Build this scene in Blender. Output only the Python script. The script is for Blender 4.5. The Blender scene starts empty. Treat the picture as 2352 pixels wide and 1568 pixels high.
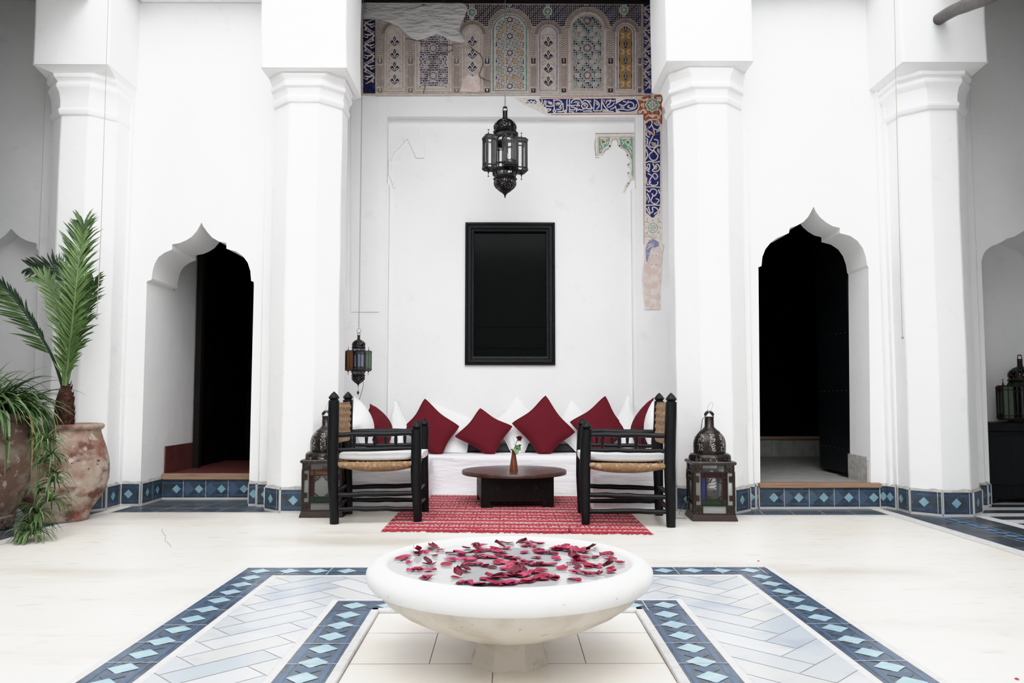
import bpy, math, random
from mathutils import Vector, Matrix, Euler
random.seed(7)
PI = math.pi
scene = bpy.context.scene
C = scene.collection
V = Vector

# ------------------------------------------------------------------ camera
F_PX, CAM_H = 1850.0, 0.92
PITCH, YAW = math.atan(126 / F_PX), math.atan(13 / F_PX)
cam_d = bpy.data.cameras.new('camera')
cam_d.sensor_width = 36.0
cam_d.lens = 36.0 * F_PX / 2352
cam = bpy.data.objects.new('camera', cam_d)
C.objects.link(cam)
cam.location = (0, 0, CAM_H)
cam.rotation_euler = (PI / 2 + PITCH, 0, -YAW)
scene.camera = cam
RC = Euler((PI / 2 + PITCH, 0, -YAW)).to_matrix()
CL = V((0, 0, CAM_H))

def ray(u, v):
    return RC @ V(((u - 1176) / F_PX, -(v - 784) / F_PX, -1))
def PY(u, v, Y):                      # point of a photo position on the upright plane at distance Y
    d = ray(u, v); return CL + d * (Y / d.y)
def PZ(u, v, z=0.0):                  # point of a photo position on the level plane at height z
    d = ray(u, v); return CL + d * ((z - CAM_H) / d.z)

# ------------------------------------------------------------------ materials
def mat(name, col, rough=0.6, spec=0.4, metal=0.0, var=(), bump=None, alpha=None, trans=0.0, coat=0.0, wave=None):
    """var: (colour, scale, low, high, detail) noise layers;  bump: (scale, strength, distance)"""
    m = bpy.data.materials.new(name); m.use_nodes = True
    nt = m.node_tree; N = nt.nodes; L = nt.links
    b = N['Principled BSDF']
    b.inputs['Base Color'].default_value = (*col, 1)
    b.inputs['Roughness'].default_value = rough
    b.inputs['Specular IOR Level'].default_value = spec
    b.inputs['Metallic'].default_value = metal
    b.inputs['Coat Weight'].default_value = coat
    b.inputs['Coat Roughness'].default_value = 0.15
    if trans: b.inputs['Transmission Weight'].default_value = trans
    tc = N.new('ShaderNodeNewGeometry').outputs['Position']
    last = None
    for i, (c, sc, lo, hi, det) in enumerate(var):
        n = N.new('ShaderNodeTexNoise'); n.inputs['Detail'].default_value = det
        if isinstance(sc, tuple):
            mp = N.new('ShaderNodeMapping'); mp.inputs['Scale'].default_value = sc
            L.new(tc, mp.inputs['Vector']); L.new(mp.outputs['Vector'], n.inputs['Vector'])
            n.inputs['Scale'].default_value = 1.0
        else:
            L.new(tc, n.inputs['Vector']); n.inputs['Scale'].default_value = sc
        r = N.new('ShaderNodeMapRange')
        r.inputs['From Min'].default_value = lo; r.inputs['From Max'].default_value = hi
        L.new(n.outputs['Fac'], r.inputs['Value'])
        mx = N.new('ShaderNodeMix'); mx.data_type = 'RGBA'
        L.new(r.outputs['Result'], mx.inputs['Factor'])
        if last is None: mx.inputs['A'].default_value = (*col, 1)
        else: L.new(last, mx.inputs['A'])
        mx.inputs['B'].default_value = (*c, 1)
        last = mx.outputs['Result']
    if last is not None: L.new(last, b.inputs['Base Color'])
    if bump:
        n = N.new('ShaderNodeTexNoise'); n.inputs['Detail'].default_value = 5
        if isinstance(bump[0], tuple):
            mp = N.new('ShaderNodeMapping'); mp.inputs['Scale'].default_value = bump[0]
            L.new(tc, mp.inputs['Vector']); L.new(mp.outputs['Vector'], n.inputs['Vector'])
            n.inputs['Scale'].default_value = 1.0
        else:
            L.new(tc, n.inputs['Vector']); n.inputs['Scale'].default_value = bump[0]
        bp = N.new('ShaderNodeBump'); bp.inputs['Strength'].default_value = bump[1]; bp.inputs['Distance'].default_value = bump[2]
        L.new(n.outputs['Fac'], bp.inputs['Height']); L.new(bp.outputs['Normal'], b.inputs['Normal'])
    return m

def glass(name, tint, mixf=0.25, rough=0.08):
    """thin coloured lantern or window glass: mostly see-through, with a sheen"""
    m = bpy.data.materials.new(name); m.use_nodes = True
    nt = m.node_tree; N = nt.nodes; L = nt.links
    b = N['Principled BSDF']; b.inputs['Base Color'].default_value = (*tint, 1); b.inputs['Roughness'].default_value = rough
    t = N.new('ShaderNodeBsdfTransparent'); t.inputs['Color'].default_value = (*tint, 1)
    mx = N.new('ShaderNodeMixShader'); mx.inputs['Fac'].default_value = mixf
    L.new(t.outputs[0], mx.inputs[1]); L.new(b.outputs[0], mx.inputs[2]); L.new(mx.outputs[0], N['Material Output'].inputs['Surface'])
    return m

def pierced(name, col, scale=70.0, thr=0.33):
    """sheet metal with pale dots painted as light showing through its holes"""
    m = mat(name, col, 0.38, 0.5, 0.85, bump=(60, 0.3, 0.002))
    nt = m.node_tree; N = nt.nodes; L = nt.links
    tc = N.new('ShaderNodeNewGeometry').outputs['Position']
    v = N.new('ShaderNodeTexVoronoi'); v.inputs['Scale'].default_value = scale; v.inputs['Randomness'].default_value = 0.6
    L.new(tc, v.inputs['Vector'])
    g = N.new('ShaderNodeMath'); g.operation = 'LESS_THAN'; g.inputs[1].default_value = thr
    L.new(v.outputs['Distance'], g.inputs[0])
    t = N.new('ShaderNodeBsdfDiffuse'); t.inputs['Color'].default_value = (0.62, 0.61, 0.60, 1)  # pale dot colour stands in for light seen through the holes
    mx = N.new('ShaderNodeMixShader')
    L.new(g.outputs[0], mx.inputs['Fac']); L.new(N['Principled BSDF'].outputs[0], mx.inputs[1]); L.new(t.outputs[0], mx.inputs[2])
    L.new(mx.outputs[0], N['Material Output'].inputs['Surface'])
    return m

W = 0.86
m_plaster = mat('white_plaster', (W, W, W), 0.8, 0.2, var=[((0.80, 0.805, 0.815), 1.1, 0.45, 0.8, 6), ((0.78, 0.78, 0.79), 6.0, 0.62, 0.8, 8)], bump=(9, 0.35, 0.012))
m_plaster_rough = mat('rough_grey_plaster', (0.74, 0.74, 0.74), 0.9, 0.1, var=[((0.56, 0.56, 0.56), (1.2, 1.2, 7), 0.4, 0.75, 6)], bump=((3, 3, 14), 0.9, 0.04))
m_grey_render = mat('grey_cement', (0.36, 0.35, 0.33), 0.9, 0.1, var=[((0.5, 0.49, 0.47), 25, 0.4, 0.7, 5)], bump=(40, 0.5, 0.004))
m_floor = mat('cream_tadelakt_floor', (0.83, 0.80, 0.745), 0.34, 0.35, var=[((0.77, 0.725, 0.65), (1.0, 2.6, 1), 0.48, 0.78, 7), ((0.46, 0.415, 0.365), (0.55, 1.3, 1), 0.53, 0.80, 6), ((0.60, 0.55, 0.49), (6, 18, 1), 0.58, 0.80, 7)], bump=(30, 0.08, 0.002))
m_floor_slab = mat('cream_stone_slab', (0.84, 0.80, 0.74), 0.30, 0.4, var=[((0.76, 0.71, 0.63), (2.5, 4, 1), 0.45, 0.8, 6)])
m_grout_dk = mat('dark_grout', (0.36, 0.30, 0.25), 0.9, 0.1)
m_edge = mat('pale_stone_edging', (0.66, 0.655, 0.66), 0.6, 0.3, var=[((0.55, 0.54, 0.53), 30, 0.45, 0.7, 6)], bump=(60, 0.3, 0.003))
m_tile = mat('slate_blue_tile', (0.050, 0.074, 0.105), 0.3, 0.4, var=[((0.034, 0.042, 0.052), 11, 0.45, 0.65, 6), ((0.12, 0.12, 0.11), 30, 0.60, 0.75, 6)], bump=(25, 0.1, 0.002))
m_tile_band = mat('mid_blue_glaze', (0.058, 0.105, 0.185), 0.3, 0.4, var=[((0.045, 0.07, 0.11), 16, 0.4, 0.62, 5)])
m_tile_mid = mat('faded_blue_diamond', (0.062, 0.105, 0.17), 0.3, 0.5, var=[((0.09, 0.11, 0.14), 20, 0.5, 0.7, 5)])
m_tile_lt = mat('pale_blue_diamond', (0.19, 0.34, 0.43), 0.3, 0.4, var=[((0.26, 0.41, 0.48), 18, 0.4, 0.7, 4)])
m_tile_f = mat('floor_blue_tile_sheen', (0.088, 0.122, 0.168), 0.25, 0.4, var=[((0.066, 0.078, 0.095), 9, 0.45, 0.65, 6), ((0.15, 0.145, 0.14), 35, 0.58, 0.75, 6)])  # floor tile colours lightened to carry the sheen and haze on the floor
m_tile_f_band = mat('floor_mid_blue_sheen', (0.082, 0.14, 0.25), 0.28, 0.4, var=[((0.075, 0.11, 0.165), 16, 0.4, 0.62, 5)])
m_tile_f_lt = mat('floor_pale_blue_sheen', (0.33, 0.49, 0.58), 0.25, 0.4, var=[((0.44, 0.58, 0.65), 18, 0.4, 0.7, 4)])
m_slate = mat('slate_floor_tile', (0.050, 0.062, 0.078), 0.3, 0.5, var=[((0.085, 0.10, 0.125), 7, 0.45, 0.7, 6)])
m_grout = mat('pale_grout', (0.50, 0.50, 0.50), 0.85, 0.2)
m_marble = [mat('marble_plank_%s' % n, c, 0.22, 0.4, var=[(d, (3.5, 3.5, 3.5), 0.52, 0.78, 7)]) for n, c, d in
            (('white', (0.64, 0.66, 0.69), (0.42, 0.47, 0.56)), ('pale', (0.56, 0.59, 0.625), (0.38, 0.43, 0.52)), ('cool', (0.50, 0.54, 0.59), (0.33, 0.39, 0.49)), ('warm', (0.61, 0.62, 0.62), (0.46, 0.49, 0.54)))]
m_marble_joint = mat('marble_joint', (0.34, 0.32, 0.30), 0.8, 0.2)
m_black_wood = mat('black_painted_wood', (0.0022, 0.003, 0.004), 0.40, 0.30, var=[((0.007, 0.009, 0.012), (60, 60, 8), 0.5, 0.78, 5)], bump=((70, 70, 9), 0.35, 0.003))
m_dark_frame = mat('dark_window_frame', (0.004, 0.0055, 0.0065), 0.5, 0.25, var=[((0.010, 0.0125, 0.014), 40, 0.5, 0.7, 5)], bump=(60, 0.3, 0.003))
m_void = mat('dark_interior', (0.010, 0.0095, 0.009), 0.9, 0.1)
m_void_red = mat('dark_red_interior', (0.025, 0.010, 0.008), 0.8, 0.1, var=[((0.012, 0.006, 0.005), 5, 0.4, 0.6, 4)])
m_wood_dk = mat('dark_ceiling_wood', (0.012, 0.010, 0.009), 0.7, 0.2, bump=((4, 60, 4), 0.4, 0.005))
m_wood_step = mat('worn_step_wood', (0.34, 0.23, 0.165), 0.55, 0.3, var=[((0.24, 0.14, 0.09), (3, 60, 60), 0.4, 0.7, 5)], bump=((4, 60, 60), 0.3, 0.003))
m_red_tad = mat('oxblood_tadelakt', (0.16, 0.055, 0.05), 0.35, 0.45, var=[((0.10, 0.035, 0.035), 8, 0.4, 0.7, 5)])
m_pole = mat('varnished_brown_pole', (0.020, 0.010, 0.008), 0.35, 0.4, var=[((0.05, 0.028, 0.021), (8, 30, 30), 0.5, 0.7, 5)], bump=((8, 40, 40), 0.5, 0.006))
m_table = mat('dark_walnut_top', (0.050, 0.022, 0.016), 0.28, 0.5, var=[((0.090, 0.045, 0.032), (5, 40, 5), 0.4, 0.75, 5)])
m_table_base = mat('black_brown_wood', (0.0035, 0.0022, 0.0022), 0.5, 0.2, var=[((0.007, 0.004, 0.0036), (30, 30, 4), 0.4, 0.7, 5)])
m_linen = mat('white_linen', (0.82, 0.815, 0.845), 0.85, 0.1, bump=((6, 6, 28), 0.55, 0.02))
m_white_cloth = mat('white_cotton', (0.85, 0.85, 0.86), 0.85, 0.1, bump=(22, 0.25, 0.012))
m_red_cloth = mat('wine_red_cloth', (0.125, 0.013, 0.022), 0.85, 0.15, bump=(500, 0.15, 0.001))
m_grey_cloth = mat('charcoal_cloth', (0.085, 0.085, 0.088), 0.85, 0.1, bump=(60, 0.3, 0.004))
m_rope = mat('straw_rope', (0.32, 0.21, 0.125), 0.85, 0.15, var=[((0.27, 0.17, 0.10), (120, 120, 120), 0.45, 0.7, 4), ((0.52, 0.39, 0.26), 40, 0.5, 0.7, 4)], bump=((90, 90, 200), 0.8, 0.006))
m_rug_red = mat('kilim_red', (0.42, 0.055, 0.075), 0.9, 0.1, var=[((0.32, 0.035, 0.05), (6, 60, 1), 0.4, 0.7, 4)], bump=((300, 300, 1), 0.4, 0.002))
m_rug_white = mat('kilim_cream', (0.78, 0.72, 0.70), 0.9, 0.1)
m_rug_pink = mat('kilim_pink', (0.60, 0.30, 0.32), 0.9, 0.1)
m_rug_dark = mat('kilim_maroon', (0.16, 0.02, 0.04), 0.9, 0.1)
m_metal = mat('aged_dark_metal', (0.050, 0.043, 0.040), 0.33, 0.5, 0.85, var=[((0.085, 0.072, 0.064), 40, 0.5, 0.7, 5)], bump=(80, 0.2, 0.002))
m_metal_br = mat('browned_iron', (0.040, 0.023, 0.018), 0.42, 0.5, 0.5, var=[((0.024, 0.017, 0.015), 50, 0.4, 0.65, 5)], bump=(120, 0.3, 0.002))
m_metal_bk = mat('black_iron', (0.008, 0.007, 0.007), 0.45, 0.4, 0.3)
m_lit_holes = pierced('dark_metal_lit_holes', (0.060, 0.052, 0.048), 95, 0.34)
m_lit_holes_bk = pierced('black_iron_lit_holes', (0.010, 0.009, 0.009), 85, 0.25)
m_wire = mat('grey_wire', (0.25, 0.25, 0.25), 0.5, 0.5, 0.5)
m_cord = mat('pale_cord', (0.42, 0.40, 0.37), 0.8, 0.2)
g_clear = glass('clear_lantern_glass', (0.95, 0.96, 0.96), 0.07)
g_frost = glass('cloudy_lantern_glass', (0.62, 0.64, 0.63), 0.45, 0.3)
g_smoke = glass('smoky_lantern_glass', (0.50, 0.51, 0.50), 0.35, 0.12)
g_blue = glass('blue_lantern_glass', (0.05, 0.07, 0.25), 0.45, 0.15)
g_green = glass('green_lantern_glass', (0.025, 0.09, 0.04), 0.45, 0.15)
g_pblue = glass('pale_blue_lantern_glass', (0.30, 0.36, 0.48), 0.4, 0.15)
g_pgreen = glass('pale_green_lantern_glass', (0.26, 0.36, 0.28), 0.4, 0.15)
g_amber = glass('amber_lantern_glass', (0.25, 0.11, 0.035), 0.5, 0.2)
g_maroon = glass('maroon_lantern_glass', (0.05, 0.012, 0.016), 0.5, 0.2)
m_bulb = mat('white_bulb', (0.88, 0.88, 0.87), 0.3, 0.5)
m_pane_dark = mat('dark_window_glass', (0.004, 0.005, 0.005), 0.12, 0.06)
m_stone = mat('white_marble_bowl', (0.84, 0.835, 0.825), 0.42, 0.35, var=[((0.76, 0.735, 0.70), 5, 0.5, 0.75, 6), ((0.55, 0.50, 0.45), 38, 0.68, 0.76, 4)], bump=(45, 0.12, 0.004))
m_stone_low = mat('weathered_shaded_marble', (0.66, 0.61, 0.54), 0.5, 0.3, var=[((0.50, 0.44, 0.37), 7, 0.45, 0.7, 7), ((0.38, 0.34, 0.30), 34, 0.66, 0.76, 5)], bump=(35, 0.3, 0.006))  # bowl underside and foot: weathering, plus shade painted into the darker colour
m_water = mat('milky_water', (0.46, 0.46, 0.465), 0.06, 0.5, bump=(7, 0.05, 0.01))
m_petal = [mat('petal_%s' % n, c, 0.45, 0.4, var=[(d, 45, 0.4, 0.7, 3)]) for n, c, d in
           (('crimson', (0.24, 0.006, 0.032), (0.34, 0.018, 0.065)), ('pink', (0.44, 0.065, 0.13), (0.34, 0.025, 0.075)), ('dark', (0.085, 0.004, 0.018), (0.18, 0.006, 0.03)), ('magenta', (0.30, 0.012, 0.085), (0.40, 0.05, 0.14)))]
m_clay = mat('weathered_terracotta', (0.27, 0.175, 0.135), 0.85, 0.15, var=[((0.40, 0.335, 0.28), (4, 4, 6), 0.38, 0.54, 9), ((0.145, 0.072, 0.060), (5, 5, 8), 0.50, 0.62, 9), ((0.44, 0.39, 0.345), 14, 0.56, 0.68, 9), ((0.30, 0.095, 0.055), 4, 0.60, 0.72, 8), ((0.09, 0.05, 0.042), 26, 0.64, 0.72, 7)], bump=(30, 0.4, 0.006))
m_clay_dk = mat('dark_terracotta', (0.15, 0.10, 0.078), 0.85, 0.15, var=[((0.25, 0.21, 0.175), (4, 4, 6), 0.42, 0.58, 9), ((0.085, 0.036, 0.030), (4, 4, 7), 0.52, 0.64, 9), ((0.36, 0.32, 0.285), 20, 0.60, 0.70, 9), ((0.05, 0.03, 0.026), 26, 0.62, 0.72, 7)], bump=(30, 0.4, 0.006))
m_soil = mat('potting_soil', (0.03, 0.02, 0.015), 0.95, 0.1, bump=(60, 0.8, 0.02))
m_trunk = mat('palm_trunk_fibre', (0.075, 0.035, 0.028), 0.95, 0.1, var=[((0.16, 0.085, 0.06), 40, 0.5, 0.7, 5)], bump=(60, 0.8, 0.01))
m_leaf = [mat('leaf_%s' % n, c, 0.42, 0.4, var=[(d, 12, 0.4, 0.7, 3)]) for n, c, d in
          (('bright', (0.105, 0.18, 0.055), (0.15, 0.24, 0.085)), ('mid', (0.062, 0.115, 0.042), (0.10, 0.165, 0.06)), ('dark', (0.022, 0.045, 0.024), (0.04, 0.07, 0.034)), ('pale', (0.16, 0.25, 0.11), (0.24, 0.33, 0.17)), ('dry', (0.36, 0.24, 0.13), (0.28, 0.20, 0.10)))]
m_stem = mat('pale_green_stem', (0.15, 0.21, 0.09), 0.5, 0.4)
m_copper = mat('copper_brown_vase', (0.19, 0.060, 0.030), 0.35, 0.5, 0.25, var=[((0.11, 0.032, 0.017), (60, 60, 4), 0.45, 0.65, 4)])
m_rose = mat('red_rose', (0.20, 0.006, 0.014), 0.6, 0.3, var=[((0.10, 0.003, 0.008), 60, 0.45, 0.65, 3)])
m_cabinet = mat('blue_black_lacquer', (0.003, 0.004, 0.006), 0.45, 0.25, var=[((0.007, 0.0085, 0.011), (30, 30, 5), 0.5, 0.7, 5)])
m_bright_blue = mat('bright_blue_inlay', (0.085, 0.19, 0.40), 0.3, 0.4, var=[((0.20, 0.34, 0.52), 20, 0.45, 0.65, 4)])
m_stripe_w = mat('white_floor_stripe', (0.72, 0.72, 0.71), 0.3, 0.4)
m_step_tile = mat('grey_step_tile', (0.36, 0.36, 0.345), 0.5, 0.3, var=[((0.27, 0.27, 0.26), 10, 0.45, 0.7, 5)])
# carved stucco colours
m_st = mat('stucco_beige', (0.50, 0.42, 0.38), 0.9, 0.1, var=[((0.42, 0.36, 0.325), 7, 0.42, 0.7, 6), ((0.60, 0.53, 0.49), 30, 0.5, 0.7, 5)], bump=(55, 0.5, 0.006))
m_st_lt = mat('stucco_pale', (0.62, 0.56, 0.52), 0.9, 0.1, var=[((0.50, 0.44, 0.40), 22, 0.45, 0.7, 5)], bump=(70, 0.4, 0.005))
m_st_dk = mat('stucco_dark_brown', (0.20, 0.165, 0.145), 0.9, 0.1)  # dark brown for hatching, flutes, cracks and dots
m_st_blue = mat('stucco_blue', (0.030, 0.033, 0.145), 0.8, 0.15, var=[((0.045, 0.055, 0.20), 30, 0.45, 0.7, 4), ((0.22, 0.22, 0.36), 45, 0.64, 0.75, 4)])
m_st_navy = mat('stucco_navy', (0.016, 0.020, 0.062), 0.85, 0.1, var=[((0.05, 0.06, 0.15), 30, 0.5, 0.7, 4)])
m_st_lilac = mat('stucco_faded_blue', (0.25, 0.26, 0.42), 0.9, 0.1, var=[((0.45, 0.41, 0.44), 20, 0.5, 0.7, 5)])
m_st_teal = mat('stucco_teal', (0.12, 0.30, 0.28), 0.85, 0.1, var=[((0.30, 0.38, 0.35), 20, 0.5, 0.7, 5)])
m_st_green = mat('stucco_green', (0.16, 0.34, 0.24), 0.85, 0.1, var=[((0.28, 0.42, 0.33), 25, 0.5, 0.7, 5)])
m_st_ochre = mat('stucco_ochre', (0.34, 0.21, 0.085), 0.85, 0.1, var=[((0.42, 0.30, 0.17), 25, 0.5, 0.7, 5)])
m_st_red = mat('stucco_rust', (0.40, 0.12, 0.06), 0.85, 0.1, var=[((0.46, 0.24, 0.16), 25, 0.5, 0.7, 5)])
m_st_pink = mat('stucco_bare_pink', (0.66, 0.53, 0.48), 0.95, 0.1, var=[((0.76, 0.70, 0.67), 14, 0.42, 0.68, 7), ((0.52, 0.44, 0.42), 60, 0.62, 0.72, 4)], bump=(60, 0.5, 0.006))
m_st_cream = mat('stucco_cream', (0.74, 0.70, 0.65), 0.9, 0.1, var=[((0.62, 0.56, 0.51), 35, 0.45, 0.7, 5)])

# ------------------------------------------------------------------ mesh builder
ORI = {}
class MB:
    def __init__(s): s.v = []; s.f = []; s.m = []
    def add(s, vs, fs, m=0):
        o = len(s.v); s.v += [V(p) for p in vs]
        for f in fs: s.f.append([i + o for i in f]); s.m.append(m)
    def poly(s, pts, m=0): s.add(pts, [list(range(len(pts)))], m)
    def box(s, a, b, m=0, M=None):
        x0, y0, z0 = a; x1, y1, z1 = b
        vs = [V(p) for p in ((x0, y0, z0), (x1, y0, z0), (x1, y1, z0), (x0, y1, z0), (x0, y0, z1), (x1, y0, z1), (x1, y1, z1), (x0, y1, z1))]
        if M is not None: vs = [M @ p for p in vs]
        s.add(vs, [(0, 3, 2, 1), (4, 5, 6, 7), (0, 1, 5, 4), (1, 2, 6, 5), (2, 3, 7, 6), (3, 0, 4, 7)], m)
    def bar(s, p, q, w, d=None, m=0, up=V((0, 0, 1))):
        """square bar between two points"""
        p = V(p); q = V(q); d = w if d is None else d
        t = (q - p).normalized()
        if abs(t.dot(up)) > 0.95: up = V((0, 1, 0))
        a = t.cross(up).normalized(); b = a.cross(t).normalized()
        vs = [e + a * (i * w / 2) + b * (j * d / 2) for e in (p, q) for i, j in ((-1, -1), (1, -1), (1, 1), (-1, 1))]
        s.add(vs, [(3, 2, 1, 0), (4, 5, 6, 7), (0, 1, 5, 4), (1, 2, 6, 5), (2, 3, 7, 6), (3, 0, 4, 7)], m)
    def loft(s, rings, m=0, cap=True, closed=True):
        n = len(rings[0]); vs = [p for r in rings for p in r]; fs = []
        for k in range(len(rings) - 1):
            for i in range(n if closed else n - 1):
                j = (i + 1) % n
                fs.append((k * n + i, k * n + j, (k + 1) * n + j, (k + 1) * n + i))
        s.add(vs, fs, m)
        if cap and closed:
            s.poly(list(reversed(rings[0])), m); s.poly(rings[-1], m)
    def lathe(s, prof, seg=32, c=(0, 0, 0), m=0, rad=None, mf=None, a0=0.0, cap=True):
        """prof: (r, z) list; rad(angle, k) scales the radius; mf(i, k) picks the material"""
        c = V(c); n = len(prof); vs = []
        for k, (r, z) in enumerate(prof):
            for i in range(seg):
                a = a0 + 2 * PI * i / seg
                rr = r * (rad(a, k) if rad else 1)
                vs.append(c + V((rr * math.cos(a), rr * math.sin(a), z)))
        o = len(s.v); s.v += vs
        for k in range(n - 1):
            for i in range(seg):
                j = (i + 1) % seg
                s.f.append([o + k * seg + i, o + k * seg + j, o + (k + 1) * seg + j, o + (k + 1) * seg + i]); s.m.append(mf(i, k) if mf else m)
        if cap:
            if prof[0][0] > 1e-5: s.f.append([o + i for i in reversed(range(seg))]); s.m.append(m)
            if prof[-1][0] > 1e-5: s.f.append([o + (n - 1) * seg + i for i in range(seg)]); s.m.append(m)
    def tube(s, path, rad, seg=8, m=0, cap=True, twist=0.0):
        path = [V(p) for p in path]; n = len(path)
        rad = rad if isinstance(rad, (list, tuple)) else [rad] * n
        rings = []; t0 = (path[1] - path[0]).normalized()
        a = t0.cross(V((0, 0, 1)))
        if a.length < 0.05: a = t0.cross(V((0, 1, 0)))
        a.normalize()
        for k in range(n):
            t = (path[min(k + 1, n - 1)] - path[max(k - 1, 0)])
            t = t.normalized() if t.length > 1e-9 else t0
            a = (a - t * a.dot(t)).normalized(); b = t.cross(a)
            rings.append([path[k] + (a * math.cos(2 * PI * i / seg + twist) + b * math.sin(2 * PI * i / seg + twist)) * rad[k] for i in range(seg)])
        s.loft(rings, m, cap)
    def extrude(s, pts, d, m=0, msd=None, front=True, back=False):
        """polygon pts pushed along vector d, with side walls"""
        pts = [V(p) for p in pts]; n = len(pts); q = [p + V(d) for p in pts]
        if front: s.poly(q, m)
        if back: s.poly(list(reversed(pts)), m)
        s.add(pts + q, [(i, (i + 1) % n, n + (i + 1) % n, n + i) for i in range(n)], m if msd is None else msd)
    def build(s, name, mats, parent=None, smooth=35, bevel=0.0, loc=None, bseg=2):
        org = V((0, 0, 0)) if parent is None else ORI.get(parent, V((0, 0, 0)))
        if parent is None and loc is not None: org = V(loc)
        me = bpy.data.meshes.new(name)
        me.from_pydata([tuple(p - org) for p in s.v], [], s.f)
        if not isinstance(mats, (list, tuple)): mats = [mats]
        for mm in mats: me.materials.append(mm)
        me.polygons.foreach_set('material_index', s.m)
        if smooth:
            me.polygons.foreach_set('use_smooth', [True] * len(me.polygons))
            me.update(); me.set_sharp_from_angle(angle=math.radians(smooth))
        me.update()
        o = bpy.data.objects.new(name, me); C.objects.link(o)
        if parent is not None: o.parent = parent
        elif loc is not None: o.location = loc
        ORI[o] = org
        if bevel:
            bv = o.modifiers.new('bevel', 'BEVEL'); bv.width = bevel; bv.segments = bseg; bv.limit_method = 'ANGLE'; bv.angle_limit = math.radians(30)
        return o

def thing(name, label, cat, loc, group=None, kind=None):
    o = bpy.data.objects.new(name, None); C.objects.link(o); o.location = loc; o.empty_display_size = 0.05
    tag(o, label, cat, group, kind); ORI[o] = V(loc); return o
def tag(o, label=None, cat=None, group=None, kind=None):
    if label: o['label'] = label
    if cat: o['category'] = cat
    if group: o['group'] = group
    if kind: o['kind'] = kind
    return o
def struct(o): o['kind'] = 'structure'; return o
def ring_pts(c, r, n, z, a0=0.0):
    return [V((c[0] + r * math.cos(a0 + 2 * PI * i / n), c[1] + r * math.sin(a0 + 2 * PI * i / n), z)) for i in range(n)]
def smoothpath(pts, sub=6):
    """Catmull-Rom through the points"""
    pts = [V(p) for p in pts]; out = []
    for i in range(len(pts) - 1):
        p0 = pts[max(i - 1, 0)]; p1 = pts[i]; p2 = pts[i + 1]; p3 = pts[min(i + 2, len(pts) - 1)]
        for k in range(sub):
            t = k / sub
            out.append(0.5 * ((2 * p1) + (p2 - p0) * t + (2 * p0 - 5 * p1 + 4 * p2 - p3) * t * t + (3 * p1 - p0 - 3 * p2 + p3) * t ** 3))
    out.append(pts[-1]); return out
SKY, EXPO, SUN, SANG, SEL = 2.6, 0.0, 2.1, 60, 38
CURVE = ((0.015,0.022),(0.06,0.105),(0.15,0.285),(0.30,0.58),(0.5,0.88),(0.7,0.965))
# ------------------------------------------------------------------ world and colour
wd = bpy.data.worlds.new('overcast_sky'); scene.world = wd; wd.use_nodes = True
bg = wd.node_tree.nodes['Background']; bg.inputs['Color'].default_value = (0.965, 0.98, 1.0, 1); bg.inputs['Strength'].default_value = SKY
scene.view_settings.view_transform = 'Standard'
scene.view_settings.look = 'None'
scene.view_settings.exposure = EXPO
sl = bpy.data.lights.new('soft_daylight', 'SUN'); sl.energy = SUN; sl.angle = math.radians(SANG); sl.color = (1.0, 0.995, 0.985)
so = bpy.data.objects.new('soft_daylight', sl); C.objects.link(so); so.location = (0, -4, 8)
so.rotation_euler = V((0.04, -math.cos(math.radians(SEL)), math.sin(math.radians(SEL)))).to_track_quat('Z', 'Y').to_euler()
vs_ = scene.view_settings; vs_.use_curve_mapping = True
cmap = vs_.curve_mapping; cmap.black_level = (0.0, 0.0, 0.0); cmap.white_level = (2.0, 2.0, 2.0)
cv_ = cmap.curves[3]
while len(cv_.points) > 2: cv_.points.remove(cv_.points[1])
cv_.points[0].location = (0, 0); cv_.points[-1].location = (1, 1.0)
for px_, py_ in CURVE: cv_.points.new(px_, py_)
cmap.update()
try:
    scene.cycles.use_denoising = True
    scene.cycles.use_adaptive_sampling = True; scene.cycles.adaptive_threshold = 0.1; scene.cycles.adaptive_min_samples = 16; scene.cycles.max_bounces = 9; scene.cycles.diffuse_bounces = 6; scene.cycles.transparent_max_bounces = 16
    scene.cycles.sample_clamp_indirect = 6.0
except Exception: pass

# ------------------------------------------------------------------ the shell
YB, YD = 8.20, 8.30          # niche front plane and its recessed back plane
YLB, YRB = 6.88, 6.68        # left and right bay walls
YLG, YRG = 6.98, 6.80        # gallery end walls beyond the corner columns
ZT = 5.2

def wallpoly(name, outline, depth, Y, bevel=0.012):
    """outline: (x, z) points of a wall front at distance Y, pushed back by depth"""
    mb = MB(); pts = [V((x, Y + depth, z)) for x, z in outline]
    mb.extrude(pts, (0, -depth, 0), 0, front=True, back=True)
    return struct(mb.build(name, m_plaster, bevel=bevel))

def arch_outline(pix, Y):
    return [(PY(u, v, Y).x, PY(u, v, Y).z) for u, v in pix]

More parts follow.
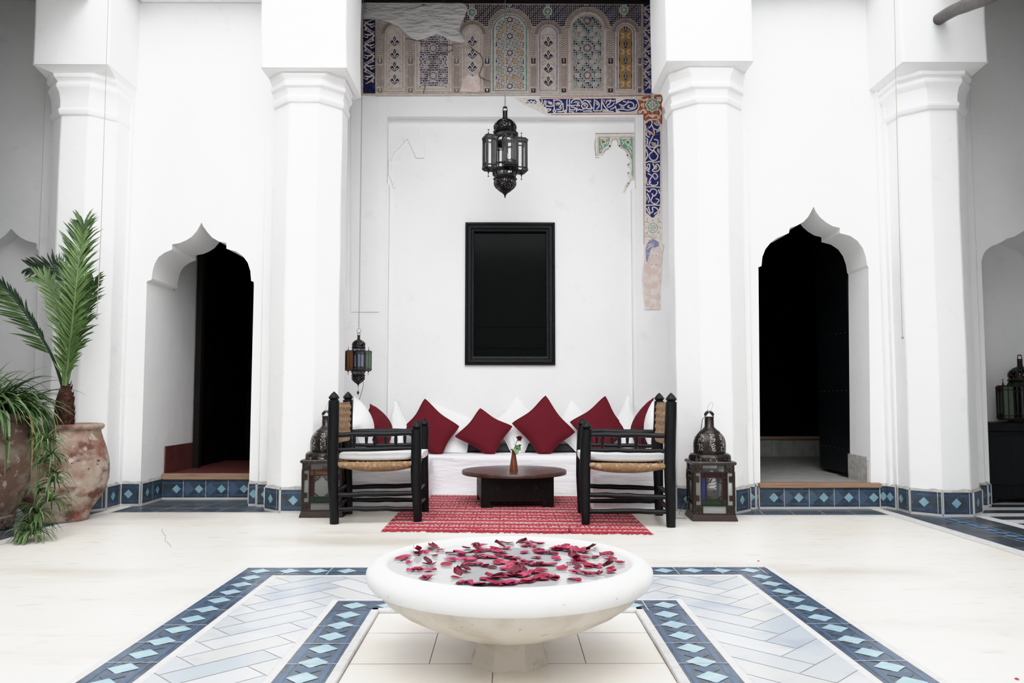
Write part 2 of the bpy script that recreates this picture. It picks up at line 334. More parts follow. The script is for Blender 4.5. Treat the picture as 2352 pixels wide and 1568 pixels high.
# left doorway: outline in the photograph, from its left foot round to its right foot
archL = [(331, 1162), (337, 655), (337, 646), (348, 642), (350, 625), (355, 605), (364, 590), (378, 580), (395, 573), (395, 561), (412, 558), (427, 552), (441, 543), (452, 530), (459, 518), (462.5, 510),
         (467, 520), (475, 531), (487, 545), (502, 554), (520, 558), (520, 571), (542, 577), (558, 588), (569, 603), (575, 622), (577, 645), (583, 647), (583, 660), (571, 1162)]
archR = [(1747, 1172), (1742, 622), (1741.5, 613), (1749, 611), (1751, 590), (1758, 572), (1770, 557), (1785, 546), (1812, 535), (1814, 523), (1832, 517), (1846, 509), (1856, 498), (1863, 486), (1868.5, 474),
         (1875, 487), (1884, 499), (1897, 510), (1912, 519), (1929, 523), (1929, 535), (1952, 541), (1970, 553), (1982, 570), (1989, 590), (1992, 610), (1995, 613), (1995, 624), (2001, 1172)]
aL = arch_outline(archL, YLB); aL[0] = (aL[1][0], 0); aL[-1] = (aL[-1][0], 0)
aR = arch_outline(archR, YRB); aR[0] = (aR[0][0], 0); aR[-1] = (aR[-1][0], 0)
xl = -1.86
wallpoly('wall_back_left', [(-3.42, 0)] + aL + [(xl, 0), (xl, ZT), (-3.42, ZT)], 0.54, YLB)
wallpoly('wall_back_right', [(1.90, 0)] + aR + [(3.42, 0), (3.42, ZT), (1.90, ZT)], 0.40, YRB)
# inner passage of the left doorway and the dark rooms behind both doors
mb = MB(); x0 = aL[0][0]; x1 = aL[-1][0]
mb.box((x0 - 0.25, YLB + 0.541, 0), (x0 - 0.002, 8.0, 3.2), 0)
struct(mb.build('wall_passage_left', m_plaster))
mb = MB(); mb.box((x0 + 0.006, YLB + 0.45, 0.20), (x0 + 0.016, 7.97, 0.47), 0)
struct(mb.build('baseboard_passage', m_red_tad))
def room(name, x0, x1, y0, y1, z0, z1, m):
    mb = MB()
    for q in (((x0, y1, z0), (x1, y1, z0), (x1, y1, z1), (x0, y1, z1)), ((x0, y0, z0), (x0, y1, z0), (x0, y1, z1), (x0, y0, z1)), ((x1, y1, z0), (x1, y0, z0), (x1, y0, z1), (x1, y1, z1)), ((x0, y0, z1), (x0, y1, z1), (x1, y1, z1), (x1, y0, z1)), ((x0, y0, z0), (x1, y0, z0), (x1, y1, z0), (x0, y1, z0))):
        mb.poly(q)
    return struct(mb.build(name, m, smooth=0))
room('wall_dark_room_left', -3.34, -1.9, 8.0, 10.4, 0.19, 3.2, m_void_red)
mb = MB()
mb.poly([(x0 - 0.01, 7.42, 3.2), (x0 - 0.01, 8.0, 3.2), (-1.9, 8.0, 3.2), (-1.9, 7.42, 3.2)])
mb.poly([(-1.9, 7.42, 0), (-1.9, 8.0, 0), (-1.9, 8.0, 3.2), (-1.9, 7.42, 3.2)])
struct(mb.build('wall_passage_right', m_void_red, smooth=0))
# left door: raised red floor, wooden nosing, tiled riser, dark frame deeper in
YS = 7.30
dl = struct(thing('door_1', None, None, (x0, YS, 0)))
mb = MB(); mb.box((x0 + 0.012, YS + 0.02, 0), (x1 + 0.1, 8.9, 0.222), 0); mb.build('raised_floor', m_red_tad, dl)
mb = MB(); mb.box((x0 + 0.012, YS - 0.035, 0.178), (x1 + 0.1, YS + 0.03, 0.232), 0); mb.build('threshold', m_wood_step, dl, bevel=0.006)
mb = MB(); mb.box((x0 + 0.012, 7.96, 0.222), (x0 + 0.07, 8.04, 3.0), 0); mb.build('door_frame', m_wood_dk, dl, bevel=0.004)
# right door: grey passage floor, wooden nosing, black leaf swung inwards, inner step
xr0, xr1 = aR[0][0], aR[-1][0]
dr = struct(thing('door_2', None, None, (xr0, YRB, 0)))
mb = MB(); mb.box((xr0 - 0.02, YRB - 0.055, 0.172), (xr1 + 0.07, YRB + 0.06, 0.212), 0); mb.build('threshold', m_wood_step, dr, bevel=0.006)
mb = MB(); mb.box((xr0 - 0.02, YRB + 0.06, 0.0), (xr1 + 0.02, 7.46, 0.205), 0); mb.box((xr0 - 0.02, 7.46, 0.0), (4.4, 9.70, 0.205), 0); mb.build('passage_floor', m_step_tile, dr)
pA = V((xr1 + 0.03, YRB + 0.42, 0)); pB = V((3.045, 7.86, 0))
mb = MB(); t = (pB - pA); n_ = V((t.y, -t.x, 0)).normalized() * 0.05
mb.extrude([pA + V((0, 0, 0.235)), pB + V((0, 0, 0.235)), pB + n_ + V((0, 0, 0.235)), pA + n_ + V((0, 0, 0.235))], (0, 0, 2.55), 0, back=True)
for k in range(5):                     # nail rows of the plank leaf
    for j in range(7):
        q = pA + t * (0.08 + 0.14 * j) + V((0, 0, 0.45 + 0.52 * k)) - n_ * 0.02
        mb.lathe([(0.008, -0.002), (0.006, 0.003), (0.0, 0.004)], 8, q, 0, cap=False)
mb.build('door_leaf', m_cabinet, dr)
mb = MB(); mb.box((xr0 - 0.02, 9.60, 0.205), (4.4, 10.3, 0.415), 0); 
for k in range(9): mb.box((xr0 + 0.02 + 0.26 * k, 9.594, 0.215), (xr0 + 0.27 + 0.26 * k, 9.601, 0.405), 1)
mb.build('inner_step', [m_grout_dk, m_step_tile], dr)
mb = MB(); mb.box((xr0 - 0.02, 9.56, 0.412), (4.4, 9.66, 0.447), 0); mb.build('step_nosing', m_wood_step, dr, bevel=0.006)
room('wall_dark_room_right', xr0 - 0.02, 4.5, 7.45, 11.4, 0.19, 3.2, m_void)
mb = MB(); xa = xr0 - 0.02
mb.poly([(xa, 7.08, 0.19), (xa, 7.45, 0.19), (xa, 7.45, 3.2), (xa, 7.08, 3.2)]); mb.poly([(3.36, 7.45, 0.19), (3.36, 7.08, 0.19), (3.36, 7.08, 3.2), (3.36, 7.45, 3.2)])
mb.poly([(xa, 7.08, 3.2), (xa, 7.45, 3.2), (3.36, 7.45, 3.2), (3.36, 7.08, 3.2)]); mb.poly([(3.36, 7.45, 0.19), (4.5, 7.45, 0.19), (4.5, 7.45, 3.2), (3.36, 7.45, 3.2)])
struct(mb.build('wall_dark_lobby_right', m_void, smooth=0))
mb = MB(); mb.box((xr1 - 0.012, YRB + 0.03, 0.205), (xr1 + 0.012, YRB + 0.40, 0.42), 0); struct(mb.build('trim_door_plinth', m_grey_render))

# niche front plane with its deep recess
xN0, xN1 = PY(886, 600, YB).x, PY(1463, 600, YB).x
zN = PY(1170, 268, YB).z
win = [PY(1068, 838, YD), PY(1274, 512, YD)]
wx0, wz0, wx1, wz1 = win[0].x, win[0].z, win[1].x, win[1].z
mb = MB()
mb.extrude([V((x, YB + 0.03, z)) for x, z in ((-2.0, 0), (xN0, 0), (xN0, zN), (xN1, zN), (xN1, 0), (2.05, 0), (2.05, ZT), (-2.0, ZT))], (0, -0.03, 0), 0, back=False)
# recess reveals
YR = YB + 0.03
mb.poly([(xN0, YR, 0), (xN0, YD, 0), (xN0, YD, zN), (xN0, YR, zN)]); mb.poly([(xN1, YR, 0), (xN1, YR, zN), (xN1, YD, zN), (xN1, YD, 0)])
mb.poly([(xN0, YR, zN), (xN0, YD, zN), (xN1, YD, zN), (xN1, YR, zN)])
struct(mb.build('wall_back', m_plaster, bevel=0.0))
mb = MB(); b = YD
for x0_, x1_, z0_, z1_ in ((xN0, wx0, 0, zN), (wx1, xN1, 0, zN), (wx0, wx1, 0, wz0), (wx0, wx1, wz1, zN)):
    mb.poly([(x0_, b, z0_), (x1_, b, z0_), (x1_, b, z1_), (x0_, b, z1_)])
struct(mb.build('wall_niche_back', m_plaster, bevel=0.0))
mb = MB(); zj = PY(1450, 432, YB).z
mb.box((PY(1453, 600, YB).x, YB + 0.004, 0), (xN1 + 0.002, YD + 0.01, zj), 0); mb.box((xN0 - 0.002, YB + 0.004, 0), (PY(891, 600, YB).x, YD + 0.01, PY(891, 420, YB).z), 0)
struct(mb.build('trim_27', m_plaster, bevel=0.006))
# worn plaster: shallow panel frame around the recess and the pale remains of the left arch fragment
mb = MB()
e = 0.012
def S(u, v, off=0.0): return PY(u, v, YB - off)
def flat(mb, pix, off, m=0, thick=0.0, plane=None):
    Y = (YB if plane is None else plane)
    pts = [PY(u, v, Y - off) for u, v in pix]
    a = sum((pts[i].x * pts[(i + 1) % len(pts)].z - pts[(i + 1) % len(pts)].x * pts[i].z) for i in range(len(pts)))
    if a < 0: pts.reverse()
    if thick: mb.extrude([p + V((0, thick, 0)) for p in pts], (0, -thick, 0), m)
    else: mb.poly(pts, m)
flat(mb, [(806, 225), (871, 225), (871, 716), (806, 716)], 0.010, 0, 0.012)
struct(mb.build('trim_plaster_patch', m_plaster, bevel=0.004))
mb = MB()
flat(mb, [(898, 330), (905, 318), (930, 312), (938, 300), (944, 318), (958, 325), (962, 300), (962, 318), (974, 318), (974, 362), (955, 362), (948, 345), (936, 318), (920, 335), (905, 350), (897, 372)], 0.018, 0, 0.02, YD)
flat(mb, [(893, 365), (899, 375), (897, 392), (905, 405), (909, 430), (904, 432), (898, 410), (893, 400)], 0.02, 0, 0.022, YD)
struct(mb.build('trim_left_arch_remains', m_plaster, bevel=0.004))
# niche side walls, wood ceiling, upper storeys and the rest of the courtyard
mb = MB(); mb.box((-2.05, YLB + 0.02, 0), (-1.861, YB, ZT), 0); struct(mb.build('wall_niche_left', m_plaster))
mb = MB(); mb.box((1.901, YRB + 0.02, 0), (2.08, YB, ZT), 0); struct(mb.build('wall_niche_right', m_plaster))
zc = S(1170, 6).z
mb = MB(); mb.box((-1.86, 6.9, zc), (1.9, YD + 0.3, zc + 0.15), 0)
for k in range(9): mb.box((-1.86, 7.0 + k * 0.14, zc - 0.02), (1.9, 7.06 + k * 0.14, zc), 0)
struct(mb.build('ceiling', m_wood_dk))
TOP = 6.9; XC = 3.62; YN = -3.0
mb = MB(); mb.box((-XC - 0.3, 6.36, 4.72), (XC + 0.3, 6.62, TOP), 0); mb.box((-3.2, 6.5, 4.37), (-1.9, 6.87, 4.72), 0); mb.box((1.95, 6.4, 4.33), (3.1, 6.67, 4.72), 0); struct(mb.build('wall_upper_front', m_plaster))
mb = MB(); mb.box((-XC - 0.35, YN, 4.14), (-XC + 0.24, 6.36, TOP), 0); mb.box((-XC - 0.35, YN, 1.7), (-XC, 5.55, 4.14), 0); struct(mb.build('wall_upper_left_with_blocker', m_plaster))  # upper storey, plus an unseen lower panel added to darken the left gallery
mb = MB(); mb.box((XC - 0.28, YN, 4.14), (XC + 0.35, 6.10, TOP), 0); mb.box((XC, YN, 1.7), (XC + 0.35, 5.35, 4.14), 0); struct(mb.build('wall_upper_right_with_blocker', m_plaster))  # upper storey; its lower panel is added out of view to shade the gallery
mb = MB(); mb.box((-6.2, YN - 0.3, 0), (6.2, YN, 4.5), 0); struct(mb.build('wall_front', m_plaster))
mb = MB(); mb.box((-6.2, YN, 4.44), (-XC - 0.35, 7.6, 4.6), 0); struct(mb.build('ceiling_left', m_wood_dk))
mb = MB(); mb.box((XC + 0.35, YN, 4.42), (6.2, 7.6, 4.6), 0); struct(mb.build('ceiling_right', m_wood_dk))
mb = MB(); mb.box((-5.6, YN, 0), (-5.4, 7.6, 4.5), 0); struct(mb.build('wall_left', m_plaster))
mb = MB(); mb.box((5.4, YN, 0), (5.6, 7.6, 4.5), 0); struct(mb.build('wall_right', m_plaster))
mb = MB(); mb.box((-XC - 0.35, 6.62, 5.22), (XC + 0.35, 11, 5.4), 0); mb.box((-6.2, 7.4, 4.3), (6.2, 11, 4.9), 0) if False else None
struct(mb.build('ceiling_roof', m_wood_dk))
# gallery end walls with blind arches
def gal(name, x0, x1, pix, Y, deep):
    ol = [(PY(u, v, Y).x, PY(u, v, Y).z) for u, v in pix]
    ol[0] = (ol[0][0], 0); ol[-1] = (ol[-1][0], 0)
    mb = MB(); pts = [V((x, Y + deep, z)) for x, z in [(x0, 0)] + ol + [(x1, 0), (x1, 4.6), (x0, 4.6)]]
    mb.extrude(pts, (0, -deep, 0), 0)
    xa = min(x for x, z in ol) - 0.3; xb = max(x for x, z in ol) + 0.3
    mb.poly([(xa, Y + deep, 0), (xb, Y + deep, 0), (xb, Y + deep, 3.2), (xa, Y + deep, 3.2)])
    return struct(mb.build(name, m_plaster))
gal('wall_gallery_left', -5.4, -3.42, [(-62, 1170), (-62, 640), (-55, 610), (-40, 588), (-32, 580), (-32, 559), (-5, 552), (12, 540), (26, 525), (40, 540), (58, 551), (84, 559), (84, 570), (101, 588), (110, 612), (113, 640), (113, 1170)], YLG, 0.16)
gal('wall_gallery_right', 3.42, 5.4, [(2276, 1172), (2256, 640), (2254, 602), (2260, 580), (2275, 566), (2300, 556), (2312, 548), (2330, 543), (2352, 530), (2372, 510), (2392, 530), (2440, 548), (2470, 580), (2475, 640), (2480, 1172)], YRG, 0.60)

# ------------------------------------------------------------------ columns
def octring(cx, cy, a, cut, z):
    """square of half width a with its corners cut by cut"""
    q = a - cut
    return [V((cx + x, cy + y, z)) for x, y in ((-q, -a), (q, -a), (a, -q), (a, q), (q, a), (-q, a), (-a, q), (-a, -q))]
def column(name, label, cx, cy, ap, bx0, bx1, by0, by1, zs, seed):
    """shaft apothem ap; block box; zs: heights of shaft top, tier 1, tier 2, block bottom"""
    root = thing(name, label, 'column', (cx, cy, 0)); cut = ap * 0.586; rnd = random.Random(seed)
    mb = MB(); rings = []
    for k in range(9):
        z = zs[0] * k / 8; w = 1 + 0.012 * (1 - k / 8) + rnd.uniform(-0.006, 0.006)
        rings.append(octring(cx + rnd.uniform(-.004, .004), cy, ap * w, cut * w, z))
    mb.loft(rings); mb.build('shaft', m_plaster, root, bevel=0.010)
    z0, z1, z2, z3 = zs; mb = MB(); rings = []
    bcx, bcy = (bx0 + bx1) / 2, (by0 + by1) / 2
    ahx, ahy = (bx1 - bx0) / 2, (by1 - by0) / 2
    def ring(f, g, z):   # f: 0 shaft .. 1 block;  g: corner cut fraction
        x_ = cx + (bcx - cx) * f; y_ = cy + (bcy - cy) * f
        hx = ap + (ahx - ap) * f; hy = ap + (ahy - ap) * f
        c_ = cut * (1 - g) + 0.012 * g
        return [V((x_ + x, y_ + y, z)) for x, y in ((-hx + c_, -hy), (hx - c_, -hy), (hx, -hy + c_), (hx, hy - c_), (hx - c_, hy), (-hx + c_, hy), (-hx, hy - c_), (-hx, -hy + c_))]
    h1 = z1 - z0; h2 = z2 - z1; h3 = z3 - z2
    spec = [(0.0, 0.0, z0 - 0.02), (0.14, 0.0, z0 - 0.012), (0.24, 0, z0 + 0.012), (0.24, 0, z0 + 0.03), (0.10, 0, z0 + 0.045), (0.12, 0.0, z0 + h1 * 0.5), (0.22, 0.02, z0 + h1 * 0.8), (0.40, 0.05, z1 - 0.01),
            (0.44, 0.05, z1), (0.44, 0.05, z1 + 0.022), (0.30, 0.06, z1 + 0.035), (0.34, 0.10, z1 + h2 * 0.65), (0.50, 0.16, z2 - 0.008), (0.50, 0.18, z2 + 0.015), (0.42, 0.25, z2 + 0.025), (0.55, 0.5, z2 + h3 * 0.55), (0.80, 0.85, z3 - 0.012), (0.97, 1.0, z3)]
    mb.loft([ring(*s_) for s_ in spec], 0); mb.build('capital', m_plaster, root, smooth=28, bevel=0.004)
    mb = MB(); rings = []
    for k in range(5):
        z = z3 + (4.8 - z3) * k / 4; d = rnd.uniform(-.006, .006)
        rings.append([V((x + d, y, z)) for x, y in ((bx0, by0), (bx1, by0), (bx1, by1), (bx0, by1))])
    mb.loft(rings); mb.build('block', m_plaster, root, bevel=0.022, bseg=3)
    return root
def zat(v, Y, u=1163): return PY(u, v, Y).z
s8 = 0.235; ap = s8 * 1.2071
y2 = 6.45; x2 = (PY(661, 361, y2).x + PY(728, 361, y2).x) / 2
yb2 = 6.33
column('column', 'white plaster octagonal column left of the sofa, beside the small hanging lantern', x2, y2 + ap, ap, PY(599, 100, yb2).x, PY(795, 100, yb2).x, yb2, 7.0,
       (zat(232, y2), zat(199, y2), zat(178, y2), zat(156, yb2)), 1)
y3 = 6.38; x3 = (PY(1606, 361, y3).x + PY(1669, 361, y3).x) / 2
yb3 = 6.26
column('column', 'white plaster octagonal column right of the sofa, behind the right floor lantern', x3, y3 + ap, ap, PY(1531, 90, yb3).x, PY(1731, 90, yb3).x, yb3, 6.95,
       (zat(232, y3), zat(200, y3), zat(165, y3), zat(138, yb3)), 2)
ap1 = 0.225 * 1.2071
y1 = 6.46; x1c = PY(200, 361, y1).x - 0.1125
yb1 = 6.36
column('column', 'white corner column behind the potted palm at the left', x1c, y1 + ap1, ap1, PY(75, 90, yb1).x, PY(250, 90, yb1).x, yb1, 6.97,
       (zat(263, y1), zat(204, y1), zat(182, y1), zat(150, yb1)), 3)
y4 = 6.23; x4c = PY(2136, 361, y4).x + 0.1125
yb4 = 6.10
column('column', 'white corner column at the right with a brown pole above its capital', x4c, y4 + ap1, ap1, PY(2070, 80, yb4).x, PY(2268, 80, yb4).x, yb4, 6.79,
       (zat(245, y4), zat(190, y4), zat(172, y4), zat(139, yb4)), 4)
# plaster pilaster steps where the bay walls meet the columns
def strip(name, u0, u1, vref, Yw, proud):
    mb = MB(); mb.box((PY(u0, vref, Yw).x, Yw - proud, 0), (PY(u1, vref, Yw).x, Yw + 0.02, 4.4), 0)
    struct(mb.build(name, m_plaster, bevel=0.012))
strip('trim_bay_left_inner', 270, 297, 361, YLB, 0.10); strip('trim_bay_left_outer', 296, 306, 361, YLB, 0.05)
strip('trim_bay_left_column', 612, 640, 361, YLB, 0.05)
strip('trim_bay_right_column', 1690, 1714, 361, YRB, 0.05)
strip('trim_bay_right_inner', 2022, 2050, 361, YRB, 0.10); strip('trim_bay_right_outer', 2012, 2024, 361, YRB, 0.05)
strip('trim_gallery_left', 104, 140, 361, YLG, 0.05); strip('trim_gallery_right', 2205, 2226, 361, YRG, 0.06)
strip('trim_niche_left', 760, 797, 600, YB, 0.0) if False else None
# ------------------------------------------------------------------ floor
FX0, FX1, FYN = -3.14, 2.98, 6.44
mb = MB(); mb.poly([(-6.2, YN, 0), (6.2, YN, 0), (6.2, 8.9, 0), (-6.2, 8.9, 0)])
struct(mb.build('floor', m_floor, smooth=0))

def tile_run(mb, p, ux, uy, L, Wd, tile, dia, up=V((0, 0, 1)), phase=0.0, e=0.0008, start=0.0, diamond_mid=True, lightr=0.36):
    """glazed border run: base, two lighter bands, a row of diamonds, joints. materials 0 base 1 band 2 mid 3 light 4 joint"""
    P = lambda a, b, k: p + ux * a + uy * b + up * (e * k)
    def quad(a0, a1, b0, b1, k, m):
        pts = [P(a0, b0, k), P(a1, b0, k), P(a1, b1, k), P(a0, b1, k)]
        mb.poly(pts, m)
    quad(0, L, 0, Wd, 0, 0)
    quad(0, L, Wd * 0.10, Wd * 0.20, 1, 1); quad(0, L, Wd * 0.80, Wd * 0.90, 1, 1)
    n = int(L / dia) + 2; r = lightr * dia
    for i in range(-1, n):
        c = start + phase + i * dia
        rr = r
        if 0.0 < c < L:
            pts = [(max(c - rr, 0), Wd / 2) if c - rr >= 0 else (0, Wd / 2), (c, Wd / 2 - rr), (min(c + rr, L), Wd / 2), (c, Wd / 2 + rr)]
            mb.poly([P(a, b_, 2.2) for a, b_ in pts], 3)
        if diamond_mid:
            c2 = c + dia / 2; r2 = dia * 0.30
            if r2 < c2 < L - r2:
                mb.poly([P(c2 - r2, Wd / 2, 1.6), P(c2, Wd / 2 - r2, 1.6), P(c2 + r2, Wd / 2, 1.6), P(c2, Wd / 2 + r2, 1.6)], 2)
    k = 0
    while k * tile < L - 0.01:
        if k: quad(k * tile - 0.0022, k * tile + 0.0022, 0, Wd, 3, 4)
        k += 1
X_, Y_, Z_ = V((1, 0, 0)), V((0, 1, 0)), V((0, 0, 1))
FT = [m_tile_f, m_tile_f_band, m_tile_mid, m_tile_f_lt, m_grout]
def square_border(name, cx, yfar, half, ynear, Wd, skew):
    mb = MB(); z = V((0, 0, 0.002))
    dy = Wd
    x0 = cx - half; x1 = cx + half
    tile_run(mb, V((x0, yfar - Wd, 0)) + z, X_, Y_, 2 * half, Wd, 0.228, 0.152, start=0.09)
    tile_run(mb, V((x0 + Wd, yfar - Wd, 0)) + z, -Y_, -X_, yfar - Wd - ynear, Wd, 0.228, 0.152, start=0.06)
    tile_run(mb, V((x1, yfar - Wd, 0)) + z, -Y_, -X_, yfar - Wd - ynear, Wd, 0.228, 0.152, start=0.06)
    tile_run(mb, V((x0, ynear - Wd, 0)) + z, X_, Y_, 2 * half, Wd, 0.228, 0.152, start=0.09)
    return struct(mb.build(name, FT, smooth=0))
cxF = 0.005
YO, HO, YNO = 4.41, 1.39, 1.53
YI, HI, YNI = 3.705, 0.762, 2.20
BW = 0.182
square_border('trim_1', cxF, YO, HO, YNO, BW, 0)
square_border('trim_2', cxF, YI, HI, YNI, BW, 0)
# pale stone lines beside the borders
mb = MB()
def frame_flat(mb, cx, x_h, y0, y1, w, z, m=0):
    for a in (((cx - x_h - w, y0 - w), (cx - x_h, y1 + w)), ((cx + x_h, y0 - w), (cx + x_h + w, y1 + w)), ((cx - x_h, y1), (cx + x_h, y1 + w)), ((cx - x_h, y0 - w), (cx + x_h, y0))):
        (xa, ya), (xb, yb) = a; mb.poly([(xa, ya, z), (xb, ya, z), (xb, yb, z), (xa, yb, z)], m)
frame_flat(mb, cxF, HO, YNO - BW, YO, 0.032, 0.0015)
frame_flat(mb, cxF, HO - BW - 0.03, YNO + 0.03, YO - BW - 0.03, 0.03, 0.0015)
frame_flat(mb, cxF, HI, YNI - BW, YI, 0.03, 0.0016)
struct(mb.build('trim_3', m_edge, smooth=0))
# raised edging kerb of the inner square and its stone slabs
mb = MB(); hk = HI - BW; yk1 = YI - BW; yk0 = YNI; wk = 0.035
for a, b_ in (((cxF - hk, yk0, 0), (cxF - hk + wk, yk1, 0.018)), ((cxF + hk - wk, yk0, 0), (cxF + hk, yk1, 0.018)), ((cxF - hk, yk1 - wk, 0), (cxF + hk, yk1, 0.018)), ((cxF - hk, yk0, 0), (cxF + hk, yk0 + wk, 0.018))):
    mb.box(a, b_)
struct(mb.build('trim_4', m_edge, bevel=0.005))
mb = MB(); z = 0.003
xs = [cxF - hk + wk, cxF - 0.25, cxF + 0.27, cxF + hk - wk]; ys = [yk0 + wk, 2.36, 2.84, 3.20, yk1 - wk]
mb.poly([(xs[0], ys[0], z - .001), (xs[-1], ys[0], z - .001), (xs[-1], ys[-1], z - .001), (xs[0], ys[-1], z - .001)], 1)
for j in range(4):
    sh = 0.10 if j % 2 == 0 else 0
    xx = [xs[0], xs[1] + (0.18 if j == 1 else 0), xs[2] - (0 if j != 2 else 0.02), xs[3]]
    if j == 1: xx = [xs[0], cxF - 0.05, xs[3]]
    if j == 2: xx = [xs[0], xs[1] - 0.02, xs[2], xs[3]]
    for i in range(len(xx) - 1):
        g = 0.0018
        mb.poly([(xx[i] + g, ys[j] + g, z), (xx[i + 1] - g, ys[j] + g, z), (xx[i + 1] - g, ys[j + 1] - g, z), (xx[i] + g, ys[j + 1] - g, z)], 0)
struct(mb.build('trim_5', [m_floor_slab, m_grout_dk], smooth=0))
# herringbone marble between the two borders
def clip(poly, x0, x1, y0, y1):
    for ax, lim, sg in ((0, x0, 1), (0, x1, -1), (1, y0, 1), (1, y1, -1)):
        out = []
        for i in range(len(poly)):
            a, b_ = poly[i], poly[(i + 1) % len(poly)]
            da, db = (a[ax] - lim) * sg, (b_[ax] - lim) * sg
            if da >= 0: out.append(a)
            if da * db < 0:
                t = da / (da - db); out.append((a[0] + (b_[0] - a[0]) * t, a[1] + (b_[1] - a[1]) * t))
        poly = out
        if not poly: return poly
    return poly
mb = MB(); zz = 0.0022; r_ = random.Random(3)
bands = [(cxF - HO + BW + 0.03, cxF - HI - 0.03, YNO + 0.03, YO - BW - 0.03), (cxF + HI + 0.03, cxF + HO - BW - 0.03, YNO + 0.03, YO - BW - 0.03), (cxF - HI - 0.03, cxF + HI + 0.03, YI + 0.03, YO - BW - 0.03)]
for (xa, xb, ya, yb) in bands: mb.poly([(xa, ya, 0.0012), (xb, ya, 0.0012), (xb, yb, 0.0012), (xa, yb, 0.0012)], 4)
w = 0.125; Lp = 3 * w; c45 = math.cos(PI / 4); g = 0.0024
for i in range(-26, 27):
    for j in range(-14, 15):
        # two planks of the herringbone cell
        for o, (dx, dy) in (((i * w + 4 * w * 0 + j * 2 * Lp / 2 * 0, 0), (0, 0)),):
            pass
for n_ in range(-40, 41):
    for k in range(-16, 17):
        ox = n_ * w + k * 2 * Lp / 2 * 1.0; oy = n_ * w - k * Lp
        for (ax, ay, bx, by) in ((ox, oy, ox + Lp, oy + w), (ox - w + 0 * w, oy, ox, oy + Lp)):
            q = [(ax + g, ay + g), (bx - g, ay + g), (bx - g, by - g), (ax + g, by - g)]
            q = [((x * c45 - y * c45), (x * c45 + y * c45) + 3.0) for x, y in q]
            mi = r_.choice((0, 0, 1, 1, 2, 3))
            if min(x for x, y in q) > 1.4 or max(x for x, y in q) < -1.4 or min(y for x, y in q) > 4.4 or max(y for x, y in q) < 1.5: continue
            for bd in bands:
                pc = clip(q, *bd)
                if len(pc) >= 3: mb.poly([(x, y, zz) for x, y in pc], mi)
struct(mb.build('trim_6', m_marble + [m_marble_joint], smooth=0))
# slate bands round the courtyard
mb = MB(); z = 0.0015
def rect(mb, x0, x1, y0, y1, z, m): mb.poly([(x0, y0, z), (x1, y0, z), (x1, y1, z), (x0, y1, z)], m)
for sx0, sx1, sg in ((FX0, -1, -1), (FX1, 1, 1)):
    e0 = sx0
    def bx_(a, b_): return (e0 + sg * a, e0 + sg * b_) if sg > 0 else (e0 - b_, e0 - a)
    rect(mb, *bx_(0, 0.10), YN, FYN, z, 1)
    rect(mb, *bx_(0.10, 0.62), YN, 7.2, z, 0)
    rect(mb, *bx_(0.285, 0.289), YN, 6.5, z + .0008, 3); 
    rect(mb, *bx_(0.43, 0.434), YN, 6.5, z + .0008, 3)
    rect(mb, *bx_(0.62, 0.72), YN, 7.0, z, 1)
    k = 0; y = 1.0
    while y < 6.45:
        a, b_ = bx_(0.30, 0.42); xm = (a + b_) / 2
        mb.poly([(xm - 0.055, y, z + .001), (xm, y - 0.05, z + .001), (xm + 0.055, y, z + .001), (xm, y + 0.05, z + .001)], 2); y += 0.115
    y = 2.0
    while y < 6.5:
        rect(mb, *bx_(0.105, 0.61), y, y + 0.004, z + .0008, 3); y += 0.42
    # black and white gallery stripes further out
    y = 3.0; k = 0
    while y < 7.4:
        a, b_ = bx_(0.72, 1.7)
        mb.poly([(a, y, z), (b_, y, z), (b_, y + 0.17, z), (a, y + 0.17, z)], 4 if k % 2 else 0); y += 0.17; k += 1
for (xa, xb, yw) in ((FX0 - 0.0, -1.42, 7.30), (1.42, FX1 + 0.0, 6.9)):
    f0 = FYN + (0.06 if xa < 0 else -0.12)
    rect(mb, xa, xb, f0, yw, z, 0); rect(mb, xa, xb, f0 - 0.035, f0, z, 1)
    x = xa + 0.1
    while x < xb:
        mb.poly([(x, f0, z + .0008), (x + 0.004, f0, z + .0008), (x + 0.10, yw, z + .0008), (x + 0.096, yw, z + .0008)], 3); x += 0.24
    rect(mb, xa, xb, f0 + 0.23, f0 + 0.234, z + .0008, 3); rect(mb, xa, xb, f0 + 0.46, f0 + 0.464, z + .0008, 3)
struct(mb.build('trim_7', [m_slate, m_edge, m_bright_blue, m_grout, m_stripe_w], smooth=0))
# hairline crack and specks on the cream floor
mb = MB(); cr = [PZ(u, v, 0.0018) for u, v in ((373, 1214), (372, 1220), (380, 1230), (379, 1240), (388, 1248), (394, 1256))]
for a, b_ in zip(cr, cr[1:]): mb.bar(a, b_, 0.006, 0.001)
struct(mb.build('trim_8', m_grout, smooth=0))

